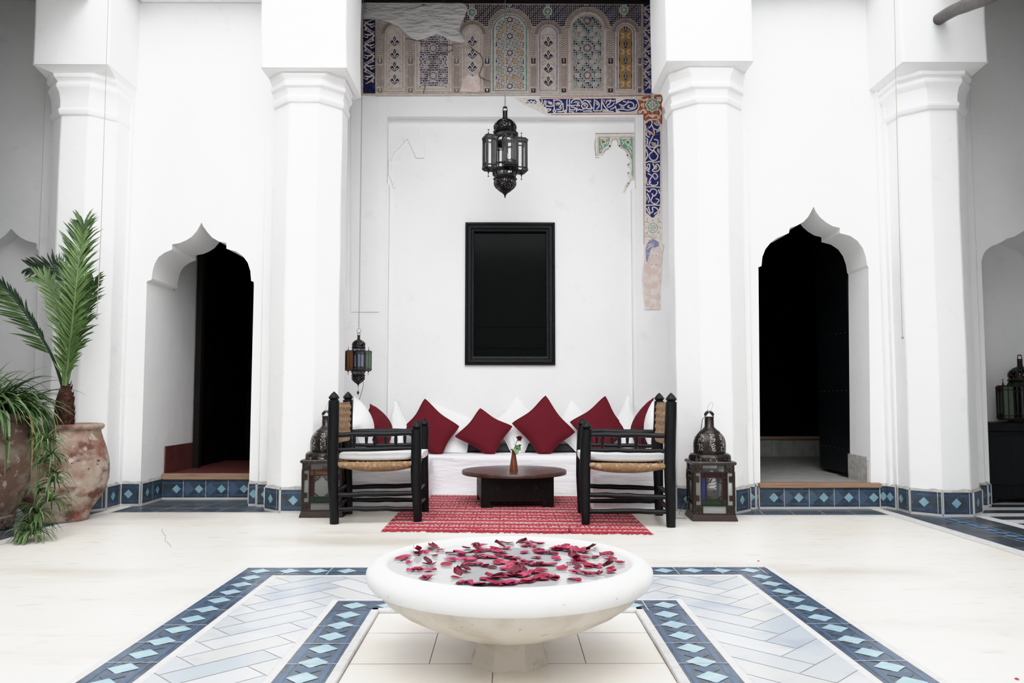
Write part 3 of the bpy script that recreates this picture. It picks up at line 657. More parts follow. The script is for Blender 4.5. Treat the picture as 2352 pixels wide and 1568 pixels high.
# ------------------------------------------------------------------ tiled skirtings
ST = [m_tile, m_tile_band, m_tile_mid, m_tile_lt, m_grout, m_grey_render]
def skirting(name, path, z0=0.02, z1=0.185, off=0.014, tile=0.20, dia=0.20, ph=0.10, base=True):
    """tiles along a plan path, walked so that the courtyard lies on the right hand"""
    mb = MB()
    for (a, b_) in zip(path, path[1:]):
        a = V((a[0], a[1], 0)); b_ = V((b_[0], b_[1], 0)); t = b_ - a; L = t.length
        if L < 0.02: continue
        ux = t / L; nn = V((ux.y, -ux.x, 0))
        p0 = a + nn * off + V((0, 0, z0))
        # backing slab with a ragged cement lip above and a pale fillet below
        q = [a, b_, b_ + nn * off, a + nn * off]
        mb.extrude([x + V((0, 0, 0)) for x in q], (0, 0, z0), 4); 
        mb.add([a + nn * (off - .001) + Z_ * z0, b_ + nn * (off - .001) + Z_ * z0, b_ + nn * (off - .001) + Z_ * z1, a + nn * (off - .001) + Z_ * z1], [(0, 1, 2, 3)], 0)
        n = max(2, int(L / 0.05)); rr = random.Random(int(L * 1000) + 5)
        tops = [(a + ux * (L * k / n), z1 + 0.018 + rr.uniform(-0.004, 0.010)) for k in range(n + 1)]
        for (pa, za), (pb, zb) in zip(tops, tops[1:]):
            mb.add([pa + nn * off + Z_ * z1, pb + nn * off + Z_ * z1, pb + nn * 0.002 + Z_ * zb, pa + nn * 0.002 + Z_ * za], [(0, 1, 2, 3)], 5)
        tile_run(mb, p0 + nn * .0006, ux, Z_, L, z1 - z0, tile, dia, up=nn, phase=min(ph, L / 2), e=0.0007, lightr=0.19)
        for s_ in (0, L): mb.bar(p0 + ux * s_, p0 + ux * s_ + Z_ * (z1 - z0), 0.007, 0.007, 4)
    return struct(mb.build(name, ST, smooth=0))
def octpath(cx, cy, a, idx):
    c_ = a * 0.586 * 1.012; a = a * 1.012; q = a - c_
    P = [(-q, -a), (q, -a), (a, -q), (a, q), (q, a), (-q, a), (-a, q), (-a, -q)]
    return [(cx + P[i][0], cy + P[i][1]) for i in idx]
skirting('baseboard_1', octpath(x2, y2 + ap, ap, (6, 7, 0, 1, 2, 3)))
skirting('baseboard_2', octpath(x3, y3 + ap, ap, (6, 7, 0, 1, 2, 3)))
skirting('baseboard_3', octpath(x1c, y1 + ap1, ap1, (6, 7, 0, 1, 2, 3)))
skirting('baseboard_4', octpath(x4c, y4 + ap1, ap1, (6, 7, 0, 1, 2, 3)))
xa = PY(297, 361, YLB).x
skirting('baseboard_5', [(x1c + ap1, YLB - 0.10), (xa, YLB - 0.10), (xa, YLB), (x0, YLB), (x0, YS)])
skirting('baseboard_6', [(x0, YS - 0.0), (x1 + 0.1, YS - 0.0)], z1=0.172, ph=0.14, tile=0.20, dia=0.20)
skirting('baseboard_7', [(x1, YLB), (PY(612, 361, YLB).x, YLB), (PY(612, 361, YLB).x, YLB - 0.05), (x2 - ap, YLB - 0.05)])
skirting('baseboard_8', [(x3 + ap, YRB - 0.05), (PY(1714, 361, YRB).x, YRB - 0.05), (PY(1714, 361, YRB).x, YRB), (xr0 - 0.02, YRB)])
skirting('baseboard_9', [(xr0 - 0.02, YRB - 0.03), (xr1 + 0.06, YRB - 0.03)], z1=0.170, off=0.004, ph=0.12, tile=0.205, dia=0.205)
skirting('baseboard_10', [(xr1 + 0.06, YRB), (PY(2012, 361, YRB).x, YRB), (PY(2022, 361, YRB).x, YRB - 0.10), (x4c - ap1, YRB - 0.10)])
skirting('baseboard_11', [(x4c + ap1, YRG - 0.06), (PY(2226, 361, YRG).x, YRG - 0.06), (PY(2226, 361, YRG).x, YRG), (PY(2276, 1172, YRG).x, YRG)])

# ------------------------------------------------------------------ window
wn = struct(thing('window_1', None, None, (wx0, YD, wz0)))
mb = MB()
fw = 0.088
def wframe(a, b0, d0, d1):   # mitred frame ring from inset a to inset b0
    o = [(wx0 + a, wz0 + a), (wx1 - a, wz0 + a), (wx1 - a, wz1 - a), (wx0 + a, wz1 - a)]
    i_ = [(wx0 + b0, wz0 + b0), (wx1 - b0, wz0 + b0), (wx1 - b0, wz1 - b0), (wx0 + b0, wz1 - b0)]
    for k in range(4):
        j = (k + 1) % 4
        mb.add([(o[k][0], YD - d0, o[k][1]), (o[j][0], YD - d0, o[j][1]), (i_[j][0], YD - d1, i_[j][1]), (i_[k][0], YD - d1, i_[k][1])], [(0, 1, 2, 3)], 0)
wframe(0, 0, -0.05, 0.03); wframe(0, 0.022, 0.03, 0.036); wframe(0.022, 0.030, 0.036, 0.024); wframe(0.030, 0.058, 0.024, 0.022); wframe(0.058, 0.066, 0.022, 0.008); wframe(0.066, fw, 0.008, 0.004); wframe(fw, fw, 0.004, -0.12)
mb.build('window_frame', m_dark_frame, wn, smooth=0)
mb = MB(); mb.poly([(wx0 + fw - .002, YD + 0.06, wz0 + fw - .002), (wx1 - fw + .002, YD + 0.06, wz0 + fw - .002), (wx1 - fw + .002, YD + 0.06, wz1 - fw + .002), (wx0 + fw - .002, YD + 0.06, wz1 - fw + .002)])
mb.build('pane', m_pane_dark, wn, smooth=0)
mb = MB(); xm = (wx0 + wx1) / 2
mb.box((wx0 + fw, YD + 0.045, wz0 + 0.18), (wx1 - fw, YD + 0.055, wz0 + 0.195)); mb.box((wx0 + fw, YD + 0.045, wz0 + 0.40), (wx1 - fw, YD + 0.055, wz0 + 0.47))
mb.build('glazing_bar', m_pane_dark, wn, smooth=0)

# ------------------------------------------------------------------ carved stucco over the sofa
def ell(cx, cy, rx, ry=None, n=14, a0=0): 
    ry = rx if ry is None else ry
    return [(cx + rx * math.cos(a0 + 2 * PI * i / n), cy + ry * math.sin(a0 + 2 * PI * i / n)) for i in range(n)]
def archpix(u0, u1, v0, vtop, inset=0.0, n=16):
    """round-headed panel outline in photo units"""
    u0 += inset; u1 -= inset; v0 -= inset; vtop += inset
    c = (u0 + u1) / 2; r = (u1 - u0) / 2
    return [(u0, v0), (u1, v0)] + [(c + r * math.cos(PI * i / n), vtop + r - r * math.sin(PI * i / n)) for i in range(n + 1)]
def annulus(mb, outer, inner, off, m, thick=0.0):
    n = len(outer)
    for i in range(n):
        j = (i + 1) % n
        flat(mb, [outer[i], outer[j], inner[j], inner[i]], off, m, thick)
def line(mb, pts, w, off, m, thick=0.0, taper=False):
    """ribbon along photo points"""
    pts = [V((p[0], p[1])) for p in pts]; n = len(pts); L_ = []; R_ = []
    for i in range(n):
        t = pts[min(i + 1, n - 1)] - pts[max(i - 1, 0)]
        t = t.normalized() if t.length > 1e-6 else V((1, 0)); nn = V((-t.y, t.x))
        ww = w / 2 * ((1 - 0.75 * abs(2 * i / (n - 1) - 1)) if taper else 1)
        L_.append(pts[i] + nn * ww); R_.append(pts[i] - nn * ww)
    for i in range(n - 1):
        flat(mb, [tuple(L_[i]), tuple(L_[i + 1]), tuple(R_[i + 1]), tuple(R_[i])], off, m, thick)
def curve2(pts, sub=4): return [(p.x, p.y) for p in smoothpath([V((a, b_, 0)) for a, b_ in pts], sub)]
SM = [m_st, m_st_lt, m_st_dk, m_st_blue, m_st_navy, m_st_lilac, m_st_teal, m_st_green, m_st_ochre, m_st_red, m_st_pink, m_st_cream]
BG, LT, DK, BL, NV, LI, TE, GR, OC, RD, PK, CR = range(12)
TH = 0.012
rs = random.Random(11)
def inside_arch(u, v, A, pad=2.0):
    u0, u1, v0, vt = A
    if not (u0 + pad < u < u1 - pad and v < v0 - pad): return False
    c = (u0 + u1) / 2; r = (u1 - u0) / 2
    if v > vt + r: return True
    return (u - c) ** 2 + (v - vt - r) ** 2 < (r - pad) ** 2
def star(mb, u, v, r, n, off, m, inner=0.45, a0=0.0):
    pts = [(u + (r if i % 2 == 0 else r * inner) * math.cos(a0 + PI * i / n), v + (r if i % 2 == 0 else r * inner) * math.sin(a0 + PI * i / n)) for i in range(2 * n)]
    flat(mb, pts, off, m)
def petals(mb, u, v, r0, r1, n, w, off, m, A=None):
    for i in range(n):
        a = 2 * PI * i / n; d = V((math.cos(a), math.sin(a))); q = V((-d.y, d.x))
        pts = [(u + d.x * r0, v + d.y * r0), (u + d.x * (r0 + r1) / 2 + q.x * w, v + d.y * (r0 + r1) / 2 + q.y * w), (u + d.x * r1, v + d.y * r1), (u + d.x * (r0 + r1) / 2 - q.x * w, v + d.y * (r0 + r1) / 2 - q.y * w)]
        if A and not inside_arch(u + d.x * r1, v + d.y * r1, A, 1): continue
        flat(mb, pts, off, m)
# one mesh for the ground of the panel, one per decorated arch panel, one per band
mb = MB()
flat(mb, [(829, 6), (1500, 6), (1500, 219), (829, 219)], 0.006, BG, 0.01)
# lattice field above the arches: navy ground with pale crosses
flat(mb, [(1066, 10), (1472, 10), (1472, 60), (1066, 60)], 0.007, NV)
u = 1069; row = 0
while u < 1472:
    v = 12; k = 0
    while v < 62:
        col = (LT, OC, LT, BG)[(row + k) % 4] if (row + k) % 3 else LT
        flat(mb, [(u - 1.9, v), (u, v - 1.9), (u + 1.9, v), (u, v + 1.9)], 0.0085, col)
        v += 4.4; k += 1
    u += 4.4; row += 1
for (u, v, r, m) in ((1084, 28, 11, TE), (1084, 11.5, 6, TE), (1084, 41, 5, LT), (1258, 26, 11, TE), (1258, 10, 6, TE), (1258, 39, 5, TE), (1433, 23, 11, GR), (1433, 9, 5, GR), (1433, 36, 4, GR), (1170, 9, 6, TE), (1346, 7.5, 5, TE)):
    annulus(mb, ell(u, v, r), ell(u, v, r * 0.74), 0.011, LT, 0.004); flat(mb, ell(u, v, r * 0.74), 0.009, m)
    star(mb, u, v, r * 0.6, 4, 0.0095, LT, 0.35)
line(mb, [(832, 8), (1480, 6)], 4, 0.014, BG, 0.008)
# base moulding
line(mb, [(862, 214), (1480, 211)], 8, 0.013, BG, 0.008); line(mb, [(862, 218), (1480, 216)], 3, 0.018, LT, 0.010)
struct(mb.build('trim_9', SM, smooth=0))

ARCH = [(880, 933, 209, 46, 0), (950, 1040, 209, 30, 1), (1058, 1112, 209, 46, 2), (1125, 1217, 213, 18, 3), (1232, 1287, 213, 46, 4), (1302, 1396, 213, 15, 5), (1410, 1464, 213, 42, 6)]
for u0, u1, v0, vt, kind in ARCH:
    mb = MB(); c = (u0 + u1) / 2
    big = kind in (1, 3, 5); rw = 11 if big else 9
    # twisted rope arch over a plain moulding
    top = vt; O = [(c + (c - u0 + 6) * math.cos(PI * i / 20), top + (c - u0 + 6) - (c - u0 + 6) * math.sin(PI * i / 20)) for i in range(21)]
    I = [(c + (c - u0 - rw + 4) * math.cos(PI * i / 20), top + (c - u0 + 6) - (c - u0 - rw + 4) * math.sin(PI * i / 20)) for i in range(21)]
    for i in range(20): flat(mb, [O[i], O[i + 1], I[i + 1], I[i]], 0.020, BG, 0.014)
    for i in range(30):
        a = PI * (i + 0.5) / 30; sg = 1 if i < 15 else -1
        p = V((c + (c - u0 + 4.5) * math.cos(a), top + (c - u0 + 6) - (c - u0 + 4.5) * math.sin(a))); aa = a + sg * 0.09
        q = V((c + (c - u0 - rw + 5.5) * math.cos(aa), top + (c - u0 + 6) - (c - u0 - rw + 5.5) * math.sin(aa)))
        line(mb, [p, q], 1.7, 0.0208, DK)
    ins = rw - 3
    A1_ = (u0 + 3, u1 - 3, v0, top + rw)
    o1 = archpix(*A1_); o2 = archpix(*A1_, inset=3.2); o3 = archpix(*A1_, inset=6.2); o4 = archpix(*A1_, inset=8.5)
    annulus(mb, o1, o2, 0.016, LT, 0.010)
    annulus(mb, o2, o3, 0.012, {3: TE, 4: LI, 6: LI, 5: LT}.get(kind, BG), 0.006)
    annulus(mb, o3, o4, 0.015, LT if kind != 5 else BG, 0.009)
    A = (u0 + 11.5, u1 - 11.5, v0 - 8.5, top + rw + 8.5); o5 = archpix(*A)
    flat(mb, o5, 0.008, {6: OC, 5: TE}.get(kind, LT))
    off = 0.0092
    if kind in (1, 5):
        flat(mb, o5, 0.0085, LT if kind == 1 else BG)
        cols = (NV, NV, NV, BL) if kind == 1 else (NV, TE, TE, NV)
        cv = 110 if kind == 5 else 111; dv = 63
        cents = [(c, cv - dv), (c, cv), (c, cv + dv)] + [(c + s_ * 35, cv + dv * (k - 0.5)) for s_ in (-1, 1) for k in (0, 1, 2)]
        u = A[0] + 1; row = 0
        while u < A[1]:
            v = A[3] + 1; kk = 0
            while v < A[2]:
                if inside_arch(u, v, A, 1.5) and min(math.hypot(u - a, v - b_) for a, b_ in cents) > 13:
                    star(mb, u + rs.uniform(-.3, .3), v, 3.0 if (row + kk) % 2 else 2.3, 4, off, cols[(row * 3 + kk) % 4], 0.55, (row + kk) % 2 * PI / 4)
                v += 5.0; kk += 1
            u += 4.6; row += 1
        for (a, b_) in cents:
            petals(mb, a, b_, 4.6, 11.0, 14, 1.15, off + .0008, NV if kind == 1 else (NV if a == c else TE), A)
            if inside_arch(a, b_, A, 4):
                flat(mb, ell(a, b_, 3.4), off + .001, BG); star(mb, a, b_, 3.0, 6, off + .0016, LT, 0.4)
            petals(mb, a, b_, 11.0, 13.2, 16, 1.0, off, cols[0] if kind == 1 else TE, A)
        for (du, dv_) in ((18, 20), (-18, 20), (18, 43), (-18, 43), (11, 31.5), (-11, 31.5), (24, 63), (-24, 63)):
            for k in ((-1, 0, 1) if dv_ else (0,)):
                a, b_ = c + du, cv + dv_ + dv * k
                if inside_arch(a, b_, A, 5):
                    flat(mb, ell(a, b_, 6.2, n=10), off + .0012, BG if kind == 5 else LT); petals(mb, a, b_, 2.6, 5.6, 8, 1.0, off + .002, LT if kind == 5 else NV)
    elif kind == 3:
        k = 0; u = A[0] + 1
        while u < A[1]:
            v = A[3] + 1; j = 0
            while v < A[2]:
                if inside_arch(u, v, A, 1.5): star(mb, u, v, 1.9, 3, off, (BL, BG, TE, NV, DK)[(k * 2 + j) % 5], 0.5, j)
                v += 3.7; j += 1
            u += 3.6; k += 1
        for k in range(9):
            v = 45 + 19.1 * k
            for du in ((0, 24, -24) if k % 2 == 0 else (12, -12, 36, -36)):
                a = c + du; mid = du == 0 or abs(du) == 36
                r0 = 6.3
                ring_ = [p for p in ell(a, v, r0, n=14)]
                if not inside_arch(a, v, A, -2): continue
                cl = [p for p in ring_ if inside_arch(p[0], p[1], A, 0.2)]
                if len(cl) < 5: continue
                flat(mb, cl, off + .001, NV if mid else (OC if k % 3 else TE))
                cl2 = [p for p in ell(a, v, 4.4, n=14) if inside_arch(p[0], p[1], A, 0.2)]
                if len(cl2) > 4: flat(mb, cl2, off + .0018, LT)
                if inside_arch(a, v, A, 4): flat(mb, ell(a, v, 2.4, n=8), off + .0026, OC if not mid else BG)
    elif kind == 6:
        for k in range(5):
            v = 80 + 37 * k - 16
            for s_ in (-1, 1):
                if v + 18 < A[2]: petals(mb, c + s_ * 9, v + 18, 1.5, 8.5, 8, 1.5, off + .0008, LT, A)
            for s_ in (-1, 0, 1):
                a = c + s_ * 17.5
                pp = [(a, v - 9), (a + 4.2, v - 2), (a + 2.4, v + 9), (a - 2.4, v + 9), (a - 4.2, v - 2)]
                pp = [(min(max(p[0], A[0] + .5), A[1] - .5), min(p[1], A[2] - 1)) for p in pp]
                flat(mb, pp, off, NV); line(mb, [(a - 1.6, v + 7), (a - .5, v - 1), (a - 1.9, v - 7)], 0.9, off + .0008, LT)
                line(mb, [(a + 1.6, v + 7), (a + .5, v - 1), (a + 1.9, v - 7)], 0.9, off + .0008, LT)
    else:
        n = {0: 4, 2: 4, 4: 4}[kind]; cols = {0: (NV, NV), 2: (NV, DK), 4: (NV, OC)}[kind]
        v1_ = A[2] - 4; dv = (A[2] - A[3] - 8) / (n + 0.4)
        for k in range(n):
            v = v1_ - dv * k
            for s_ in (-1, 1):
                flat(mb, [(c, v - 2), (c + s_ * 9, v - 9), (c + s_ * 14, v - 17), (c + s_ * 10, v - 12), (c + s_ * 6, v - 17), (c + s_ * 2, v - 12)], off, cols[0])
                flat(mb, [(c + s_ * 2, v - 5), (c + s_ * 8, v - 10), (c + s_ * 9, v - 12), (c + s_ * 3, v - 10)], off + .0008, OC if kind == 4 else LT)
                line(mb, curve2([(c + s_ * 2, v - 22), (c + s_ * 8, v - 24), (c + s_ * 13, v - 20), (c + s_ * 13, v - 27), (c + s_ * 8, v - 31), (c + s_ * 3, v - 29)]), 1.4, off, BG if kind != 4 else OC, taper=True)
                line(mb, curve2([(c + s_ * 15, v - 2), (c + s_ * 11, v - 4), (c + s_ * 14, v - 9)]), 1.4, off, BG if kind != 0 else DK, taper=True)
            flat(mb, [(c, v - 26), (c + 3.5, v - 19), (c, v - 13), (c - 3.5, v - 19)], off + .001, cols[0]); flat(mb, [(c, v - 22), (c + 1.3, v - 19), (c, v - 16), (c - 1.3, v - 19)], off + .0016, LT)
    struct(mb.build('trim_%d' % (10 + kind), SM, smooth=0))
# little fluted columns with braided upper shafts between the panels
mb = MB()
for (u0, u1, vh, c1) in ((865, 880, 62, BG), (936, 950, 62, BG), (1041, 1056, 62, BG), (1112, 1126, 62, NV), (1218, 1232, 62, OC), (1288, 1302, 60, OC), (1395, 1410, 60, OC), (1465, 1474, 60, OC)):
    c = (u0 + u1) / 2; w_ = (u1 - u0)
    flat(mb, [(u0, vh), (u1, vh), (u1, 212), (u0, 212)], 0.017, BG, 0.010)
    v = vh + 2
    while v < 130:
        line(mb, [(c - w_ * .38, v), (c, v + 3), (c + w_ * .38, v)], 1.5, 0.0178, DK); line(mb, [(c - w_ * .3, v + 2), (c, v + 4.6), (c + w_ * .3, v + 2)], 1.2, 0.0182, LT); v += 5
    for (va, vb) in ((133, 146), (203, 212)):
        flat(mb, [(c - w_ * .36, va), (c + w_ * .36, va), (c + w_ * .36, vb), (c - w_ * .36, vb)], 0.0178, NV if c1 != BG else DK)
        flat(mb, [(c - w_ * .2, va + 1), (c + w_ * .2, va + 1), (c + w_ * .1, vb - 2), (c - w_ * .1, vb - 2)], 0.0184, c1 if c1 != NV else LT)
    for k in range(4):
        a = c - w_ * .33 + w_ * .22 * k; line(mb, [(a, 151), (a, 199)], 1.3, 0.0178, DK)
struct(mb.build('trim_17', SM, smooth=0))
# upright scroll borders at both ends
for idx, (u0, u1, v0, v1_, g_) in enumerate(((833, 863, 42, 214, LT), (1477, 1497, 8, 214, LT))):
    mb = MB(); flat(mb, [(u0, v0), (u1, v0), (u1, v1_), (u0, v1_)], 0.010, NV if idx == 0 else BL, 0.006)
    c = (u0 + u1) / 2; w_ = (u1 - u0) / 2; v = v0 + 2; k = 0
    while v < v1_ - 26:
        s_ = 1 if k % 2 else -1
        line(mb, curve2([(c - s_ * w_ * .8, v), (c + s_ * w_ * .2, v + 6), (c + s_ * w_ * .7, v + 14), (c, v + 24), (c - s_ * w_ * .6, v + 28)]), 4.6, 0.0135, BG, 0.003, True)
        line(mb, curve2([(c + s_ * w_ * .8, v + 4), (c + s_ * w_ * .1, v + 12), (c - s_ * w_ * .8, v + 10)]), 4.0, 0.014, LT, 0.003, True)
        line(mb, curve2([(c - s_ * w_ * .9, v + 14), (c - s_ * w_ * .3, v + 18), (c - s_ * w_ * .2, v + 9)]), 3.2, 0.0145, BG, 0.003, True)
        flat(mb, ell(c + s_ * w_ * .55, v + 23, 2.3, 3.2, 8), 0.0135, LT); v += 24; k += 1
    line(mb, [(u0, v0), (u0, v1_)], 2, 0.014, BG, 0.006); line(mb, [(u1, v0), (u1, v1_)], 2, 0.014, BG, 0.006)
    struct(mb.build('trim_%d' % (18 + idx), SM, smooth=0))
# plain plaster repair over the upper left corner of the carving
mb = MB()
pl = [(833, 3), (1068, 5), (1074, 20), (1070, 34), (1063, 47), (1058, 62), (1056, 72), (1067, 84), (1070, 96), (1060, 99), (1038, 94), (1022, 86), (1004, 79), (988, 84), (972, 90), (958, 93), (944, 88), (932, 78), (922, 68), (914, 60), (903, 56), (890, 50), (872, 44), (858, 44), (846, 40), (833, 44)]
cen = (955, 45); P_ = [S(u, v, 0.010) for u, v in pl]
rings = []
for k, (f, o_) in enumerate(((1.0, 0.004), (0.985, 0.024), (0.9, 0.034), (0.6, 0.036), (0.3, 0.040))):
    rings.append([S(cen[0] + (u - cen[0]) * f, cen[1] + (v - cen[1]) * f, o_) for u, v in pl])
mb.loft([list(reversed(r)) for r in rings], 0, cap=False); mb.poly(list(reversed(rings[-1])))
struct(mb.build('trim_20', mat('trowelled_repair', (0.70, 0.695, 0.69), 0.85, 0.1, bump=((7, 7, 22), 0.9, 0.05)), smooth=60))
# bare crumbling patch and cracks in the carving
mb = MB()
flat(mb, [(1056, 210), (1060, 196), (1067, 176), (1078, 172), (1090, 176), (1098, 168), (1102, 180), (1104, 205), (1100, 212)], 0.0225, PK, 0.004)
for cr in ([(932, 88), (958, 93), (985, 96), (1020, 102), (1042, 104), (1060, 107), (1077, 106), (1088, 114), (1102, 124), (1108, 134), (1109, 148), (1104, 162), (1100, 174), (1112, 181), (1126, 187)], [(1040, 114), (1024, 122), (1008, 124), (998, 128), (994, 146), (988, 164), (978, 180), (976, 198), (972, 214)]):
    line(mb, curve2(cr, 3), 2.2, 0.0235, DK, 0.002)
line(mb, [(1042, 104), (1062, 106), (1080, 108)], 6, 0.024, BG, 0.004)
struct(mb.build('trim_21', SM, smooth=0))

# inscription band, its corner rosette and the upright band
def Zc(pts): return [(1180 + a / 6.533, 205 + b_ / 6.533) for a, b_ in pts]
mb = MB()
flat(mb, [(1182, 224), (1240, 222), (1526, 216), (1526, 262), (1480, 262), (1256, 266), (1236, 254), (1204, 240)], 0.004, CR, 0.006)
line(mb, [(1240, 223.5), (1330, 222.3), (1500, 219.5)], 1.4, 0.0065, RD); line(mb, [(1265, 263.5), (1376, 262.3), (1476, 262)], 1.2, 0.0065, RD)
flat(mb, Zc([(370, 145), (1530, 138), (1530, 345), (1330, 345), (1000, 350), (505, 358), (520, 320), (490, 290), (485, 262), (430, 258), (410, 215), (385, 210), (400, 180)]), 0.0062, BL)
flat(mb, Zc([(180, 200), (210, 160), (250, 150), (320, 158), (345, 190), (330, 220), (300, 205), (270, 215), (240, 195), (210, 210)]), 0.0062, BL)
flat(mb, Zc([(1530, 215), (1600, 172), (1650, 148), (1700, 138), (1760, 143), (1810, 140), (1850, 170), (1868, 215), (1880, 250), (1858, 300), (1800, 332), (1720, 345), (1600, 340), (1540, 300)]), 0.0062, BL)
INK = [[(600, 150), (605, 230), (610, 300), (632, 325), (612, 348), (590, 325), (605, 300)], [(488, 170), (480, 240), (515, 252), (560, 255), (600, 240)], [(490, 292), (562, 296)], [(520, 330), (562, 302)],
       [(612, 165), (660, 158), (710, 180), (722, 215), (700, 250)], [(640, 300), (690, 302), (712, 282), (702, 260), (680, 275)], [(655, 335), (740, 330), (742, 300), (738, 210)], [(560, 190), (575, 215)],
       [(800, 150), (796, 240), (795, 300), (782, 345), (760, 330), (792, 305)], [(838, 150), (836, 345)], [(798, 240), (838, 240), (900, 244), (928, 232)], [(862, 212), (882, 165), (950, 145), (1010, 168), (1016, 212)],
       [(830, 300), (900, 310), (930, 292), (955, 310), (985, 298), (1010, 310), (1080, 285), (1120, 292), (1170, 290)], [(945, 310), (935, 340)], [(860, 260), (920, 280), (960, 285)],
       [(1062, 200), (1112, 240), (1062, 290), (1016, 245), (1062, 200)], [(1020, 205), (1062, 165), (1110, 180), (1150, 230), (1162, 265), (1180, 280), (1160, 296), (1145, 278)],
       [(1212, 150), (1206, 240), (1205, 318), (1262, 320), (1312, 318), (1318, 240), (1322, 150)], [(1225, 165), (1270, 200), (1282, 250), (1240, 300)], [(1322, 180), (1370, 265), (1420, 320)], [(1340, 330), (1420, 326), (1500, 335)],
       [(1382, 215), (1402, 170), (1450, 178), (1432, 220), (1402, 240), (1422, 270), (1482, 240), (1512, 200)], [(1450, 300), (1500, 280), (1530, 250)], [(1440, 155), (1480, 175), (1520, 165)],
       [(1530, 215), (1600, 172), (1650, 148), (1700, 138), (1760, 143), (1810, 140), (1850, 170), (1868, 215), (1880, 250), (1858, 300), (1800, 332), (1720, 345), (1600, 340), (1540, 300), (1530, 260)],
       [(1690, 215), (1740, 190), (1790, 210), (1802, 258), (1762, 282), (1712, 265), (1735, 238)], [(1580, 222), (1640, 245), (1700, 212), (1720, 170)], [(1560, 300), (1640, 298), (1720, 312), (1820, 280), (1842, 222)], [(1600, 265), (1660, 275)], [(1640, 180), (1690, 190)],
       [(375, 150), (400, 215), (420, 195), (440, 255), (470, 160)], [(420, 150), (432, 190)], [(190, 195), (215, 180), (240, 200), (262, 170), (285, 205), (305, 180), (325, 205)],
       [(850, 330), (905, 345)], [(1040, 330), (1110, 325), (1180, 330)], [(650, 205), (690, 215)], [(540, 180), (520, 200), (560, 215)]]
for st in INK: line(mb, curve2(Zc(st), 4), 2.5, 0.0085, CR, 0.0025)
OLIVE = [[(620, 210), (660, 190), (710, 200), (690, 240), (640, 245)], [(880, 210), (930, 175), (980, 180), (1000, 215), (940, 200)], [(1075, 130 + 30), (1160, 165), (1165, 200), (1130, 190)], [(1040, 230), (1062, 215), (1090, 240), (1062, 270)], [(1230, 190), (1265, 215), (1270, 250), (1235, 225)], [(1330, 150), (1375, 160), (1360, 200)], [(500, 170), (560, 190), (590, 235), (540, 230)], [(1330, 290), (1400, 300), (1440, 340), (1330, 340)], [(1080, 315), (1160, 312), (1150, 332), (1090, 335)]]
for o_ in OLIVE: flat(mb, Zc(o_), 0.0072, BG)
for (a, b_) in ((962, 220), (950, 245), (982, 245)): flat(mb, ell(1180 + a / 6.533, 205 + b_ / 6.533, 2.2, n=10), 0.009, CR)
struct(mb.build('trim_22', SM, smooth=0))
mb = MB()
flat(mb, [(1478, 222), (1521, 216), (1521, 285), (1478, 276)], 0.007, RD, 0.006); flat(mb, [(1466, 226), (1480, 222), (1480, 262), (1464, 262)], 0.0075, RD, 0.006)
for pts in ([(1470, 226), (1480, 230), (1490, 224)], [(1508, 222), (1516, 232), (1518, 222)], [(1470, 258), (1478, 252), (1486, 258)], [(1482, 270), (1490, 264), (1499, 268), (1508, 264), (1516, 272)], [(1512, 250), (1518, 258), (1514, 268)], [(1480, 236), (1476, 242), (1480, 248)]):
    line(mb, curve2(pts), 4.4, 0.010, CR, 0.003, True)
for (a, b_) in ((1475, 241), (1499, 265), (1499, 221), (1482, 257), (1470, 257), (1470, 226), (1514, 226), (1513, 270)):
    flat(mb, ell(a, b_, 3.6, n=10), 0.0105, CR); flat(mb, ell(a, b_, 1.2, n=8), 0.0112, DK)
rp = [(1498.5 + (16 + 1.6 * math.cos(8 * a)) * math.cos(a), 240.5 + (16 + 1.6 * math.cos(8 * a)) * math.sin(a)) for a in [2 * PI * i / 48 for i in range(48)]]
flat(mb, rp, 0.0125, CR, 0.006); flat(mb, [(1498.5 + (a - 1498.5) * .84, 240.5 + (b_ - 240.5) * .84) for a, b_ in rp], 0.013, GR)
petals(mb, 1498.5, 240.5, 2, 12.5, 8, 2.6, 0.0137, CR); petals(mb, 1498.5, 240.5, 2.5, 5.5, 6, 1.2, 0.0143, RD); flat(mb, ell(1498.5, 240.5, 2.0), 0.0148, CR)
for i in range(4): flat(mb, ell(1498.5 + 9 * math.cos(PI / 4 + PI / 2 * i), 240.5 + 9 * math.sin(PI / 4 + PI / 2 * i), 1.3, n=8), 0.0146, RD)
struct(mb.build('trim_23', SM, smooth=0))
mb = MB()
flat(mb, [(1478, 270), (1520, 270), (1522, 600), (1479, 600)], 0.005, CR, 0.006)
line(mb, [(1478.5, 262), (1478.8, 400), (1479, 560)], 1.2, 0.007, RD)
BAND = [(1499, 273), (1508, 274), (1514, 279), (1516, 286), (1514, 296), (1517, 300), (1517, 488), (1512, 492), (1506, 494), (1503, 499), (1499, 501), (1494, 498), (1489, 493), (1483, 488), (1482, 300), (1484, 292), (1482, 285), (1486, 277), (1492, 276)]
flat(mb, BAND, 0.0068, BL)
